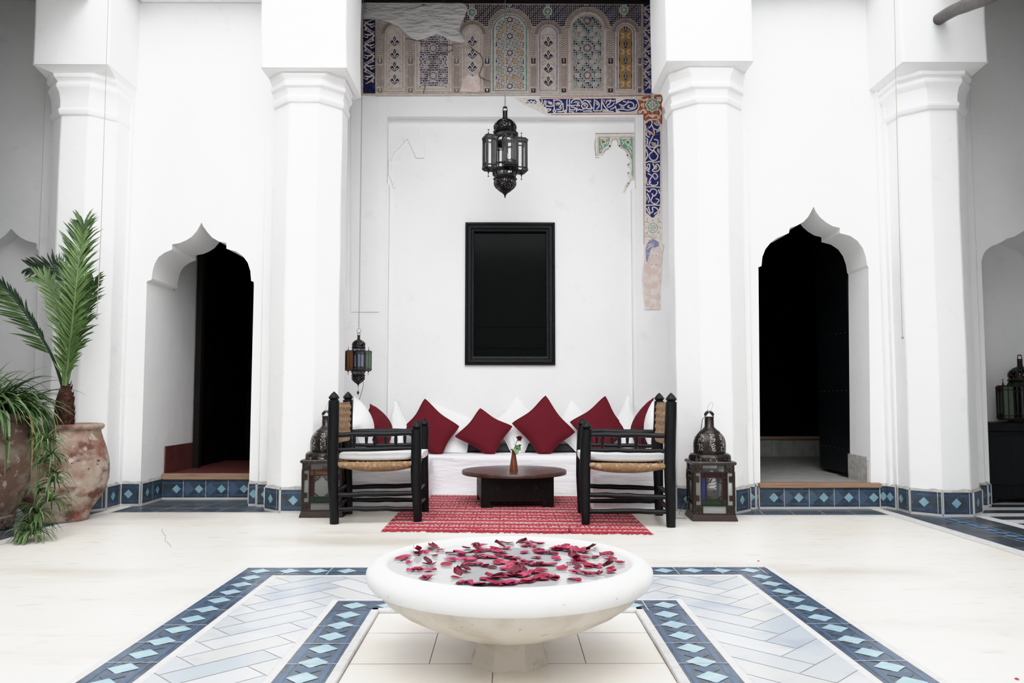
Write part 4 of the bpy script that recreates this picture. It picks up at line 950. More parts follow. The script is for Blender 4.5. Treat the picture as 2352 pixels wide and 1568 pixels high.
INK2 = [[(1995, 500), (2020, 460), (2060, 455), (2075, 500), (2050, 560), (1990, 600)], [(2085, 450), (2150, 455), (2180, 500), (2150, 540), (2105, 500)], [(2075, 540), (2105, 620), (2105, 690), (2050, 640), (1985, 610)], [(2110, 590), (2160, 610), (2190, 570)], [(2020, 570), (1990, 680), (2040, 720)], [(2140, 640), (2190, 620)],
        [(2090, 700), (2060, 760), (2030, 840), (2090, 870), (2150, 840), (2165, 770), (2105, 750)], [(1985, 730), (2010, 760), (1990, 860)], [(2000, 840), (2060, 910), (2100, 920), (2050, 960), (2030, 1000), (2070, 1060), (2130, 1060), (2165, 1000), (2130, 950), (2100, 900), (2160, 850), (2195, 840)], [(1985, 900), (2010, 980), (1985, 1050)],
        [(1985, 1100), (2040, 1080), (2120, 1095), (2190, 1080)], [(2000, 1140), (2040, 1120), (2030, 1210), (2000, 1160), (1990, 1200), (2040, 1240)], [(2085, 1110), (2110, 1170), (2080, 1220), (2150, 1230), (2190, 1180), (2150, 1120), (2110, 1200)], [(2010, 1260), (2080, 1300), (2130, 1350), (2160, 1300), (2110, 1260), (2060, 1330), (2030, 1400), (2080, 1440), (2150, 1430), (2165, 1380)], [(1985, 1330), (2010, 1440), (2060, 1380)], [(1980, 1468), (2080, 1460), (2190, 1470)],
        [(1990, 1500), (2040, 1540), (2060, 1500), (2120, 1500), (2150, 1540), (2110, 1600), (2070, 1560)], [(2170, 1500), (2190, 1560)], [(2000, 1560), (2040, 1640), (2020, 1700)], [(2090, 1600), (2060, 1680), (2130, 1720), (2180, 1660), (2130, 1640)], [(1985, 1740), (2090, 1735), (2195, 1740)], [(2020, 1760), (2050, 1850), (2090, 1830), (2080, 1770), (2140, 1780), (2170, 1830), (2120, 1860), (2110, 1880)], [(1995, 1780), (2010, 1830), (2050, 1880)], [(2190, 1770), (2180, 1840), (2130, 1900)]]
for st in INK2: line(mb, curve2(Zc(st), 3), 2.5, 0.0090, CR, 0.0025)
for o_ in ([(2140, 470), (2165, 500), (2145, 525), (2125, 490)], [(2060, 790), (2130, 800), (2140, 850), (2080, 850)], [(2150, 880), (2190, 900), (2185, 980), (2150, 930)], [(1985, 760), (2020, 800), (2000, 830)], [(2120, 1130), (2160, 1160), (2140, 1210), (2110, 1180)], [(1985, 1300), (2010, 1340), (1990, 1420)], [(1985, 1590), (2020, 1640), (1990, 1680)], [(2010, 630), (2060, 670), (2040, 700)]):
    flat(mb, Zc(o_), 0.0078, BG)
for o_ in ([(2075, 615), (2105, 640), (2075, 670)], [(2080, 650), (2115, 665), (2090, 690)], [(2010, 540), (2035, 555), (2015, 570)]): flat(mb, Zc(o_), 0.0096, RD)
for a, b_ in zip(BAND, BAND[1:] + BAND[:1]): line(mb, [a, b_], 1.6, 0.0088, CR, 0.0022)
# rosette below the lower end, then the faded cartouche
flat(mb, ell(1499.5, 523, 13.5, n=24), 0.0085, CR, 0.003); annulus(mb, ell(1499.5, 523, 11.5, n=24), ell(1499.5, 523, 10.3, n=24), 0.009, TE); petals(mb, 1499.5, 523, 1.5, 9, 6, 2.0, 0.0092, TE); petals(mb, 1499.5, 523, 2.5, 7.5, 6, 1.0, 0.0098, CR)
for (a, b_) in ((1482, 523), (1499.5, 506), (1516, 523), (1499.5, 540), (1484, 540), (1486, 503), (1513, 503), (1513, 533)):
    flat(mb, ell(a, b_, 3.4, n=10), 0.009, CR, 0.002); flat(mb, ell(a, b_, 1.2, n=8), 0.0096, DK)
for pts in ([(1480, 512), (1486, 508), (1490, 513)], [(1510, 512), (1515, 508), (1519, 513)], [(1480, 534), (1486, 536), (1488, 530)], [(1480, 545), (1490, 542), (1499, 546), (1510, 543)]): line(mb, curve2(pts), 3, 0.0075, BG, 0.001, True)
fc = [(1484, 600), (1483, 572), (1486, 560), (1491, 553), (1499, 548), (1507, 552), (1513, 556), (1514, 566), (1506, 575), (1500, 566), (1494, 574), (1490, 588), (1487, 600)]
flat(mb, fc, 0.0072, LI)
for pts in ([(1486, 572), (1494, 566), (1503, 562)], [(1488, 562), (1497, 560)], [(1487, 580), (1492, 586)]): line(mb, curve2(pts), 1.6, 0.008, CR)
struct(mb.build('trim_24', SM, smooth=0))
mb = MB()
jag = random.Random(5); L_ = []; R_ = []
for k in range(17):
    v = 560 + k * 9.4; f = k / 16
    L_.append((1479 - 3.5 * math.exp(-((v - 640) / 28) ** 2) + jag.uniform(-1, 1) + 3.5 * max(0, f - .75) * 4 * .6, v)); R_.append((1522 - 7 * f + jag.uniform(-1.2, 1.2) + 2 * math.exp(-((v - 560) / 18) ** 2), v))
L_[0] = (1500, 570); L_[1] = (1494, 586); L_[2] = (1489, 600); L_[3] = (1483, 606)
flat(mb, L_ + list(reversed(R_)), 0.0098, PK, 0.004)
for (a, b_) in ((1507, 587), (1507, 608), (1491, 585), (1497, 607), (1492, 670)): flat(mb, ell(a, b_, 1.2, n=6), 0.0104, DK)
struct(mb.build('trim_25', SM, smooth=0))
# fragment of the cusped arch with green spandrels
mb = MB(); YSAVE = YB; YB = YD
inner = [(1340, 985), (1340, 960), (1352, 935), (1375, 915), (1402, 900), (1428, 892), (1432, 868), (1452, 862), (1465, 840), (1462, 800), (1470, 775), (1490, 758), (1515, 755), (1542, 765), (1556, 790), (1556, 830), (1565, 856), (1595, 862), (1598, 880), (1640, 895), (1672, 920), (1690, 955), (1692, 985), (1712, 992), (1708, 1015), (1740, 1042), (1752, 1070), (1735, 1100), (1712, 1118), (1710, 1150), (1735, 1172), (1758, 1200), (1742, 1228), (1712, 1245), (1710, 1290), (1735, 1320), (1730, 1360), (1700, 1400), (1670, 1450), (1640, 1545), (1660, 1540), (1700, 1460), (1740, 1400), (1765, 1350)]
outer = [(1842, 1360), (1842, 650), (1225, 650), (1225, 985)]
flat(mb, Zc(inner + outer), 0.012, CR, 0.02)
line(mb, Zc([(1225, 665), (1835, 660), (1838, 1350)]), 1.2, 0.0135, DK); line(mb, Zc([(1262, 985), (1262, 715), (1800, 712), (1803, 1340)]), 1.4, 0.015, BG, 0.003)
line(mb, Zc([(1222, 760), (1215, 860), (1230, 970), (1232, 1024), (1290, 1026)]), 1.0, 0.0135, DK)
flat(mb, Zc([(1272, 726), (1448, 726), (1435, 780), (1420, 835), (1370, 870), (1335, 905), (1312, 960), (1278, 962)]), 0.013, GR)
flat(mb, Zc([(1585, 726), (1785, 724), (1790, 1335), (1766, 1275), (1775, 1190), (1772, 1060), (1745, 1000), (1735, 960), (1700, 905), (1640, 872), (1602, 838), (1595, 780)]), 0.013, GR)
for st in ([(1290, 745), (1330, 735), (1400, 745), (1420, 740)], [(1310, 790), (1335, 760), (1380, 770), (1375, 810), (1330, 820), (1310, 790)], [(1300, 880), (1310, 840), (1350, 850), (1330, 880)], [(1295, 940), (1320, 900)], [(1395, 830), (1420, 770)],
           [(1610, 745), (1660, 735), (1760, 742)], [(1672, 790), (1710, 760), (1750, 785), (1735, 825), (1690, 820), (1672, 790)], [(1620, 770), (1650, 800), (1630, 830)], [(1700, 850), (1750, 850), (1770, 900)], [(1735, 900), (1760, 960), (1755, 990)], [(1700, 880), (1740, 880)]):
    line(mb, curve2(Zc(st)), 2.2, 0.0155, CR, 0.003)
for (a, b_, r, m) in ((1338, 785, 3.4, RD), (1709, 786, 2.2, RD), (1645, 772, 1.6, RD), (1308, 850, 1.4, RD), (1752, 968, 1.6, RD), (1440, 850, 2.2, BL), (1588, 846, 1.9, BL), (1706, 990, 1.9, BL), (1720, 1130, 1.6, BL), (1718, 1255, 1.6, BL), (1720, 1410, 2.2, LI), (1700, 1450, 1.6, LI)):
    flat(mb, ell(1180 + a / 6.533, 205 + b_ / 6.533, r, n=10), 0.0165, m)
line(mb, Zc([(1340, 960), (1375, 905), (1425, 880)]), 1.0, 0.0135, RD); line(mb, Zc([(1465, 800), (1480, 750), (1520, 735), (1555, 760), (1570, 820)]), 1.0, 0.0135, RD); line(mb, Zc([(1600, 860), (1665, 890), (1705, 950)]), 1.0, 0.0135, RD)
struct(mb.build('trim_26', SM, smooth=0)); YB = YSAVE
# ------------------------------------------------------------------ fountain
FC = V((0.012, 2.88, 0))
ft = thing('fountain', 'white marble bowl fountain on a low octagonal foot, filled with petals', 'fountain', FC)
WZ = 0.330
mb = MB()
def lobes(a, k): return 1.0
prof = [(0.135, 0.105), (0.17, 0.108), (0.235, 0.125), (0.31, 0.155), (0.38, 0.192), (0.435, 0.232), (0.458, 0.256), (0.468, 0.270)]
fl = lambda a, k: 1 + (0.010 * abs(math.sin(a * 9)) - 0.005) * (1 if 1 <= k <= 5 else 0.3)
mb.lathe(prof, 108, FC, 1, rad=fl, cap=False)
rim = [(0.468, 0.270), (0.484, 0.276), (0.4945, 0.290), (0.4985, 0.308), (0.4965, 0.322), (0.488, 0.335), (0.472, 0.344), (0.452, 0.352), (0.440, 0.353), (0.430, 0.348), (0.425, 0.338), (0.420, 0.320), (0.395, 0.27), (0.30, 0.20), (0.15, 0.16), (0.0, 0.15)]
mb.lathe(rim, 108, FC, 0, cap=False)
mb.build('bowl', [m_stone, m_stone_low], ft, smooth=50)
mb = MB()
rings = []
for r, z in ((0.142, 0.003), (0.142, 0.012), (0.136, 0.022), (0.130, 0.03), (0.127, 0.06), (0.130, 0.095), (0.150, 0.115)):
    rings.append([FC + V((r * math.cos(PI / 8 + PI / 4 * i), r * math.sin(PI / 8 + PI / 4 * i), z)) for i in range(8)])
mb.loft(rings); mb.build('foot', m_stone_low, ft, bevel=0.004)
mb = MB(); mb.lathe([(0.4235, WZ), (0.25, WZ), (0.0, WZ)], 64, FC, 0, cap=False); mb.build('water', m_water, ft)
# petals
def petal_mesh(idx):
    r = random.Random(100 + idx); mb = MB(); n = 9; L_ = 0.5; rings = []
    cup = r.uniform(0.10, 0.30); curl = r.uniform(-0.22, 0.26); wv = r.uniform(0.02, 0.08); ph = r.uniform(0, 6)
    wid = r.uniform(0.40, 0.58)
    for k in range(7):
        t = k / 6; hw = wid * (math.sin(PI * (0.10 + 0.84 * t ** 0.8)) ** 0.7) * (0.45 + 0.55 * min(1, t * 2.2)); row = []
        for i in range(n):
            s_ = -1 + 2 * i / (n - 1)
            x = s_ * hw; y = -0.5 + t + 0.06 * (1 - s_ * s_) * t - (0.05 if abs(s_) < .15 and t > .9 else 0)
            z = cup * s_ * s_ * (0.4 + t * .6) + curl * (t - .3) ** 2 * 2 + wv * math.sin(5 * s_ + 4 * t + ph) * t
            row.append(V((x, y, z + 0.02)))
        rings.append(row)
    mb.loft(rings, 0, cap=False, closed=False)
    return mb
PETP = [(380, 250), (405, 225), (470, 200), (555, 165), (550, 215), (480, 280), (490, 330), (600, 210), (650, 180), (700, 190), (610, 295), (640, 290), (620, 330), (560, 330), (600, 380), (660, 230), (760, 250), (740, 290), (820, 370), (800, 380), (870, 340), (850, 415), (890, 415), (940, 150), (990, 155), (950, 190), (960, 200), (900, 230), (850, 225), (910, 255), (840, 260), (950, 240), (1020, 190), (1080, 180), (1110, 170), (1060, 240), (1130, 230), (1170, 240), (1200, 250), (1100, 270), (1140, 280), (1010, 240), (960, 290), (1000, 295), (1060, 310), (1150, 320), (1180, 340), (1230, 310), (1210, 330), (1260, 330), (1220, 350), (1180, 300), (1000, 390), (1060, 380), (1100, 390), (1080, 415), (1150, 370), (1200, 365), (1260, 370), (1250, 410), (1300, 405), (1340, 395), (1400, 390), (1420, 365), (1490, 385), (1480, 380), (1600, 395), (1340, 335), (1400, 330), (1370, 340), (1310, 340), (1280, 270), (1320, 270), (1350, 240), (1400, 210), (1390, 190), (1280, 205), (1290, 160), (1260, 150), (1300, 140), (1380, 140), (1140, 140), (1520, 170), (1560, 165), (1490, 180), (1600, 180), (1650, 180), (1700, 205), (1690, 200), (1560, 190), (1500, 240), (1510, 255), (1440, 290), (1400, 290), (1540, 320), (1620, 250), (1640, 260), (1670, 270), (1590, 280), (1640, 320), (1650, 340), (1700, 350), (1740, 360), (1800, 355), (1720, 300), (1790, 300), (1860, 315), (1880, 340), (1940, 280), (1890, 250), (1770, 240), (1700, 240), (1790, 180), (1870, 215), (1830, 220), (1450, 210), (1240, 280), (1090, 200), (1050, 190), (880, 180), (830, 210), (780, 210), (1010, 300), (920, 290), (1030, 425), (1130, 425), (960, 428), (1180, 420), (1230, 240), (1340, 290), (1260, 300), (1200, 290)]
UP = {(555, 165), (820, 370), (1100, 390), (1860, 315), (1640, 260), (950, 190), (1110, 170), (870, 340), (1620, 250), (900, 230), (1640, 320), (1790, 180), (470, 200), (610, 295), (1260, 150), (1220, 350)}
rx_ = random.Random(77)
for (a, b_) in list(PETP):
    if rx_.random() < (.75 if 850 < a < 1700 else .35): PETP.append((a + rx_.uniform(-45, 45), b_ + rx_.uniform(-10, 10)))
protos = [petal_mesh(i) for i in range(8)]
pmesh = {}
rp_ = random.Random(21)
for (a, b_) in PETP:
    u = 780 + a / 3.0154; v = 1200 + b_ / 3.0154
    p = PZ(u, v, WZ + 0.004)
    d = (p - FC); d.z = 0
    if d.length > 0.405: p = FC + d.normalized() * 0.400 + V((0, 0, WZ + 0.004))
    up = (a, b_) in UP
    mi = rp_.choice((0, 0, 0, 1, 1, 2, 3)) if not up else rp_.choice((0, 2, 2))
    k = rp_.randrange(8)
    if (k, mi) not in pmesh:
        o = protos[k].build('rose_petal', m_petal[mi]); pmesh[(k, mi)] = o.data; first = o
        o.data.name = 'rose_petal'
    else:
        o = bpy.data.objects.new('rose_petal', pmesh[(k, mi)]); C.objects.link(o)
    s_ = rp_.uniform(0.032, 0.050)
    o.location = p + V((0, 0, 0.010 if up else 0.001)); o.scale = (s_ * rp_.uniform(.8, 1.1), s_, s_ * (rp_.uniform(0.7, 1.0) if up else rp_.uniform(.25, .6)))
    o.rotation_euler = (rp_.uniform(0.15, 0.5) if up else rp_.uniform(-0.06, 0.08), rp_.uniform(-0.15, 0.15), rp_.uniform(0, 6.28))
    tag(o, 'rose petal floating on the water in the white marble bowl', 'petal', 'rose petals floating in the bowl')
# the one on the rug
p = PZ(1310, 1220, 0.012)
o = bpy.data.objects.new('fallen_rose_petal', pmesh[list(pmesh)[0]]); C.objects.link(o); o.location = p; o.scale = (.04, .045, .035); o.rotation_euler = (0.5, 0.1, 0.6)
tag(o, 'single dark pink petal fallen near the fringe of the red rug', 'petal')
for (u, v, lb) in ((1742, 1288, 'tiny dried petal scrap on the cream floor right of the fountain border'), (2336, 1559, 'small dark petal on the cream floor in the near right corner')):
    o = bpy.data.objects.new('dried_petal', pmesh[list(pmesh)[1]]); C.objects.link(o); o.location = PZ(u, v, 0.002); o.scale = (.016, .016, .012); tag(o, lb, 'petal')

# ------------------------------------------------------------------ rug
ra = (PZ(878, 1222), PZ(1500, 1229)); RX0, RX1 = -0.852, 0.975
RYF0, RYF1, RYB = ra[0].y, ra[1].y, 7.62
rg = thing('rug', 'red flat-woven striped rug with cream patterned rows and a fringed front edge', 'rug', (0.06, 6.4, 0))
mb = MB(); zt = 0.006
def rp2(s_, t, k=0): # s_ 0..1 across, t distance back from the front edge
    y0 = RYF0 + (RYF1 - RYF0) * s_ + 0.06; f = t / (RYB - RYF0)
    return V((RX0 + (RX1 - RX0) * s_, y0 + t * (RYB - y0) / (RYB - RYF0 - 0.06) if False else y0 + t, zt + k * 0.0006))
NS = 24; DL = RYB - RYF0 - 0.09
rr = random.Random(4)
for i in range(NS):
    s0, s1 = i / NS, (i + 1) / NS
    mb.poly([rp2(s0, 0), rp2(s1, 0), rp2(s1, DL), rp2(s0, DL)], 0)
mb.add([rp2(0, 0), rp2(1, 0), rp2(1, 0) - Z_ * zt, rp2(0, 0) - Z_ * zt], [(3, 2, 1, 0)], 0); mb.add([rp2(0, 0), rp2(0, DL), rp2(0, DL) - Z_ * zt, rp2(0, 0) - Z_ * zt], [(0, 1, 2, 3)], 0); mb.add([rp2(1, 0), rp2(1, DL), rp2(1, DL) - Z_ * zt, rp2(1, 0) - Z_ * zt], [(3, 2, 1, 0)], 0)
def dash_row(t, h, n, fill, m, skew=0.0, k=1):
    for i in range(n):
        if rr.random() > 0.97: continue
        s0 = (i + rr.uniform(0, .12)) / n; s1 = s0 + fill / n * rr.uniform(.85, 1.1); s1 = min(s1, 0.999)
        sk = skew / n
        mb.poly([rp2(s0, t, k), rp2(s1, t, k), rp2(min(s1 + sk, .999), t + h, k), rp2(min(s0 + sk, .998), t + h, k)], m)
def ragged(t, h, m, k=1):
    n = 70
    for i in range(n):
        s0 = i / n; s1 = s0 + rr.uniform(.5, 1.15) / n; a = rr.uniform(0, h * .5)
        mb.poly([rp2(s0, t + a, k), rp2(min(s1, .999), t + a * .6, k), rp2(min(s1, .999), t + a + h * rr.uniform(.3, .55), k), rp2(s0, t + a + h * rr.uniform(.3, .6), k)], m)
t = 0.035; band = 0
while t < DL - 0.10:
    kind = band % 4
    ragged(t + 0.010, 0.022, 1); dash_row(t + 0.044, 0.011, 52, 0.55, 1)
    if kind in (1, 3):
        ragged(t + 0.060, 0.028, 1); dash_row(t + 0.066, 0.018, 26, 0.35, 3, 0.5, 2); dash_row(t + 0.092, 0.008, 70, 0.55, 1); t += 0.042
    elif kind == 2:
        dash_row(t + 0.062, 0.026, 34, 0.72, 1, 0.9); dash_row(t + 0.066, 0.010, 34, 0.25, 3, 0.4, 2); dash_row(t + 0.094, 0.006, 80, 0.5, 3); t += 0.042
    t += 0.122; band += 1
mb.build('weave', [m_rug_red, m_rug_white, m_rug_pink, m_rug_dark], rg, smooth=0)
mb = MB()
for i in range(330):
    s_ = rr.random(); p = rp2(s_, 0.004); L_ = rr.uniform(0.035, 0.075); a = rr.uniform(-0.7, 0.7)
    q = p + V((math.sin(a) * L_, -math.cos(a) * L_, 0)); q.z = 0.003; mid = (p + q) / 2 + V((rr.uniform(-.01, .01), 0, rr.uniform(0, .006))); mid.z = max(mid.z, .004)
    mb.tube([p, mid, q], [0.0035, 0.003, 0.0016], 5)
fo = mb.build('fringe', m_rug_red, rg); fo['kind'] = 'stuff'

# ------------------------------------------------------------------ armchairs
def armchair(label, nb, nf, ff, hb, hf, nspin, seed, cushlabel):
    """nb, nf, ff: feet near back, near front, far front on the floor; hb, hf post heights"""
    rnd = random.Random(seed)
    nb, nf, ff = V(nb), V(nf), V(ff); fb = nb + (ff - nf)
    c = (nb + nf + ff + fb) / 4
    root = thing('armchair', label, 'chair', (c.x, c.y, 0))
    ux = (nf - nb).normalized(); uy = (ff - nf).normalized()
    def post(foot, h, r, lean, z0):
        mb = MB(); path = []; rad = []
        n = 12
        for k in range(n + 1):
            t = k / n; z = z0 + (h - 0.064 - z0) * t
            path.append(foot + ux * (lean * (t - 0.3) + 0.005 * math.sin(5 * t + seed)) + V((0, 0, z)) + uy * 0.003 * math.sin(7 * t + seed)); rad.append(r * (0.80 + 0.22 * min(1, t * 2.2) + rnd.uniform(-.015, .015)))
        rad[-1] *= .96
        mb.tube(path, rad, 18); top = path[-1]
        lg = mb.build('leg', m_black_wood, root, smooth=50)
        mb = MB(); mb.lathe([(r * .70, -0.004), (r * .72, 0.004), (r * .80, 0.008), (r * 1.0, 0.018), (r * .98, 0.024), (r * .55, 0.046), (r * .12, 0.063), (0, 0.065)], 12, top, cap=False); 
        mb.build('finial', m_black_wood, lg, smooth=25)
        return path
    z0f = 0.0075 if True else 0
    PB = post(nb, hb, 0.040, -0.015, 0.0); PBF = post(fb, hb + .002, 0.040, -0.015, 0.0)
    PF = post(nf, hf, 0.038, -0.012, 0.008); PFF = post(ff, hf + .004, 0.038, -0.012, 0.008)
    def at(P, z):
        for a, b_ in zip(P, P[1:]):
            if a.z <= z <= b_.z: return a + (b_ - a) * ((z - a.z) / (b_.z - a.z))
        return P[-1].copy()
    def rail(name, A, B, za, zb, r, sag=0.0, sub=8):
        a = at(A, za); b_ = at(B, zb); mb = MB(); path = []; rad = []
        t_ = (b_ - a).normalized(); a2 = a - t_ * 0.0; 
        for k in range(sub + 1):
            t = k / sub; path.append(a + (b_ - a) * t + V((0, 0, -sag * math.sin(PI * t) + rnd.uniform(-.003, .003))))
            rad.append(r * (0.68 + 0.36 * math.sin(PI * min(max(t, .04), .96)) ** .5 + rnd.uniform(-.04, .04)))
        mb.tube(path, rad, 12); mb.build(name, m_black_wood, root, smooth=50); return path
    for (A, B) in ((PB, PF), (PBF, PFF)):
        up = rail('armrest', A, B, 0.640, 0.648, 0.019); lo = rail('arm_rail', A, B, 0.532, 0.538, 0.016)
        for k in range(nspin):
            t = (k + 1) / (nspin + 1); i = t * 8; a = up[int(i)].lerp(up[min(int(i) + 1, 8)], i % 1); b_ = lo[int(i)].lerp(lo[min(int(i) + 1, 8)], i % 1)
            mb = MB(); mb.tube([b_, b_.lerp(a, .3), b_.lerp(a, .6), a], [.008, .012, .014, .009], 8); mb.build('spindle', m_black_wood, root)
        rail('stretcher', A, B, 0.208, 0.215, 0.019); rail('stretcher', A, B, 0.108, 0.098, 0.018)
    for (A, B) in ((PB, PBF), (PF, PFF)):
        rail('stretcher', A, B, 0.225, 0.225, 0.018); rail('stretcher', A, B, 0.118, 0.118, 0.017)
    # woven seat: rounded slab sagging in the middle, rope wrap on its edges
    W_ = (nf - nb).length; D_ = (ff - nf).length
    mb = MB(); N_ = 40; Mn = 22
    def sp(s_, t, z): return nb + ux * (W_ * s_) + uy * (D_ * t) + V((0, 0, z))
    zs_ = 0.445
    sec = [(-0.02, 0.0), (-0.028, -0.022), (-0.014, -0.046), (0.05, -0.064), (0.25, -0.085), (0.5, -0.094), (0.75, -0.085), (0.95, -0.064), (1.014, -0.046), (1.028, -0.022), (1.02, 0.0), (0.9, -0.004), (0.5, -0.016), (0.1, -0.004)]
    rings = []
    for i in range(N_ + 1):
        s_ = 0.02 + 0.96 * i / N_; e_ = math.sin(PI * min(max(s_, .0), 1)) ** .5
        wob = 0.003 * math.sin(i * 2.4) + rnd.uniform(-.002, .002)
        ring = []
        for (t, z) in sec:
            edge = t < 0.08 or t > 0.92
            sg = (0.35 + 0.65 * e_) if z < -0.03 else 1
            ring.append(sp(s_, 0.5 + (t - .5) * 1.02, zs_ + (z * sg) + (wob if edge else 0)))
        rings.append(ring)
    mb.loft(rings)
    mb.build('seat', m_rope, root, smooth=70)
    # woven back panel between the rear posts
    mb = MB(); rings = []
    for i in range(25):
        z = 0.580 + 0.295 * i / 24; e_ = math.sin(PI * (0.03 + .94 * i / 24)) ** .35; ring = []
        a = at(PB, z) + ux * 0.012; b_ = at(PBF, z) + ux * 0.012
        ins = 0.028 * 1 + 0.012 * (1 - e_)
        for (t, d) in ((0, -.018), (.25, -.026), (.5, -.028), (.75, -.026), (1, -.018), (1, .018), (.75, .034), (.5, .038), (.25, .034), (0, .018)):
            q = a + uy * ins + (b_ - a - uy * (2 * ins)) * t
            ring.append(q + ux * (d * (0.55 + .45 * e_) + 0.005 * math.sin(i * 1.57) * (1 if d > 0 else -1) + rnd.uniform(-.002, .002)) + V((0, 0, rnd.uniform(-.003, .003))))
        rings.append(ring)
    mb.loft(rings); mb.build('backrest', m_rope, root, smooth=60)
    mb = MB()
    for z in (0.60, 0.84):
        mb.tube([at(PB, z), at(PBF, z)], 0.016, 10)
    mb.build('back_rail', m_black_wood, root)
    # loose seat cushion
    mb = MB(); rings = []; nx = 14
    s0_, s1_ = 0.045, 1.055
    for i in range(nx + 1):
        s_ = s0_ + (s1_ - s0_) * i / nx; e_ = min(1, math.sin(PI * (0.04 + .92 * i / nx)) ** .4 + .05); ring = []
        t0_, t1_ = (0.075, 0.925) if s_ < 0.90 else (0.10, 0.90)
        for j in range(16):
            a = 2 * PI * j / 16; cx_ = math.copysign(abs(math.cos(a)) ** .35, math.cos(a)); cz = math.copysign(abs(math.sin(a)) ** .6, math.sin(a))
            t = 0.5 + cx_ * (t1_ - t0_) / 2
            top = 0.033 * cz * (.55 + .45 * e_)
            ring.append(sp(s_, t, zs_ + 0.036 + top - 0.008 * math.sin(PI * min(max(s_, 0), 1)) + rnd.uniform(-.0012, .0012)))
        rings.append(ring)
    mb.loft(rings)
    cu = mb.build('seat_cushion', m_white_cloth, loc=(c.x, c.y, zs_), smooth=55)
    tag(cu, cushlabel, 'cushion')
    mb = MB(); ring = []
    for (s_, t) in ((0.05, .08), (0.05, .92), (1.05, .90), (1.05, .10), (0.05, .08)): ring.append(sp(s_, t, zs_ + 0.037))
    pth = []
    for a, b_ in zip(ring, ring[1:]): pth += [a.lerp(b_, k / 6) for k in range(6)]
    mb.tube(pth + [ring[-1]], 0.004, 6); mb.build('piping', m_white_cloth, cu)
    return root
nb = PZ(765, 1203); nf = PZ(957, 1199.5); ff = PZ(974, 1176.5)
armchair('black wooden armchair with rush seat and back, left, facing right', nb, nf, ff, 0.955, 0.742, 3, 2, 'flat white seat cushion on the left black armchair')
nb = PZ(1541, 1210); nf = PZ(1345, 1205.5); ff = PZ(1335.5, 1179)
armchair('black wooden armchair with rush seat and back, right, facing left', nb, nf, ff, 0.945, 0.745, 4, 5, 'flat white seat cushion on the right black armchair')

# ------------------------------------------------------------------ low table, vase, rose
tc = V((0.065, 7.02, 0))
tb = thing('coffee_table', 'low dark wooden table with a round top on a pierced box base, on the rug', 'table', tc)
ang = math.radians(5.5); RT = Matrix.Rotation(ang, 3, 'Z')
TT = 0.288
mb = MB(); R_ = 0.452
mb.lathe([(R_ - .03, TT - 0.034), (R_ - .004, TT - 0.034), (R_, TT - 0.030), (R_, TT - 0.006), (R_ - .005, TT), (R_ * .5, TT), (0, TT)], 72, V((0.068, 7.02, 0)), 0); mb.build('table_top', m_table, tb, smooth=40)
h = 0.302
mb = MB()
def side(k):
    R2 = Matrix.Rotation(ang + PI / 2 * k, 3, 'Z')
    P = lambda x, z, d=0: tc + R2 @ V((x, -h + d, 0)) + V((0, 0, z))
    zb, ztp = 0.0075, TT - 0.034
    holes = [(-0.16, 0.165), (0.0, 0.165), (0.16, 0.165)]; hs = 0.0165
    # outline with the cut-out between the feet, laid out as bands round the square holes
    xs_ = [-h] + sum([[hx - hs, hx + hs] for hx, _ in holes], []) + [h]
    def q(x0_, x1_, z0_, z1_): mb.add([P(x0_, z0_), P(x1_, z0_), P(x1_, z1_), P(x0_, z1_)], [(0, 1, 2, 3)], 0)
    q(-h, h, 0.165 + hs, ztp); q(-h, h, 0.055, 0.165 - hs)
    for a in range(0, len(xs_), 2): q(xs_[a], xs_[a + 1], 0.165 - hs, 0.165 + hs)
    for sx in (-1, 1):
        pts = [P(sx * h, zb), P(sx * 0.20, zb), P(sx * 0.235, 0.055), P(sx * h, 0.055)]
        mb.add(pts, [(0, 1, 2, 3) if sx < 0 else (3, 2, 1, 0)], 0)
    mb.add([P(-0.235, .055), P(0.235, .055), P(0.235, .055, .02), P(-0.235, .055, .02)], [(3, 2, 1, 0)], 0)
    for hx, hz in holes:
        for (a, b_) in (((hx - hs, hz - hs), (hx + hs, hz - hs)), ((hx + hs, hz - hs), (hx + hs, hz + hs)), ((hx + hs, hz + hs), (hx - hs, hz + hs)), ((hx - hs, hz + hs), (hx - hs, hz - hs))):
            mb.add([P(a[0], a[1]), P(b_[0], b_[1]), P(b_[0], b_[1], .02), P(a[0], a[1], .02)], [(0, 1, 2, 3)], 0)
        mb.add([P(hx - hs, hz - hs, .02), P(hx + hs, hz - hs, .02), P(hx + hs, hz + hs, .02), P(hx - hs, hz + hs, .02)], [(0, 1, 2, 3)], 1)
for k in range(4): side(k)
mb.build('table_base', [m_table_base, mat('reddish_hole', (0.03, 0.010, 0.008), 0.6)], tb, smooth=0)
vp = PZ(1180, 1081, TT); vs = thing('bud_vase', 'slim tapering copper-brown vase holding one rose, on the round table', 'vase', vp)
mb = MB(); mb.lathe([(0.036, 0.0), (0.036, 0.012), (0.032, 0.045), (0.025, 0.09), (0.018, 0.135), (0.016, 0.172), (0.019, 0.176), (0.014, 0.174), (0.012, 0.12), (0, .11)], 20, vp, 0, rad=lambda a, k: 1 + .02 * math.cos(10 * a)); mb.build('vase_body', m_copper, vs, smooth=50)
ro = thing('rose', 'single red rose with a bent stem and green leaves, standing in the copper vase', 'flower', vp + V((0, 0, 0.174)))
top = PY(1191, 1008, vp.y); base = vp + V((0.002, 0, 0.14)); bend = PY(1185, 1020, vp.y)
mb = MB(); st = smoothpath([base, PY(1180, 1033, vp.y), bend, PY(1188, 1011, vp.y), top], 5); mb.tube(st, 0.0028, 6); 
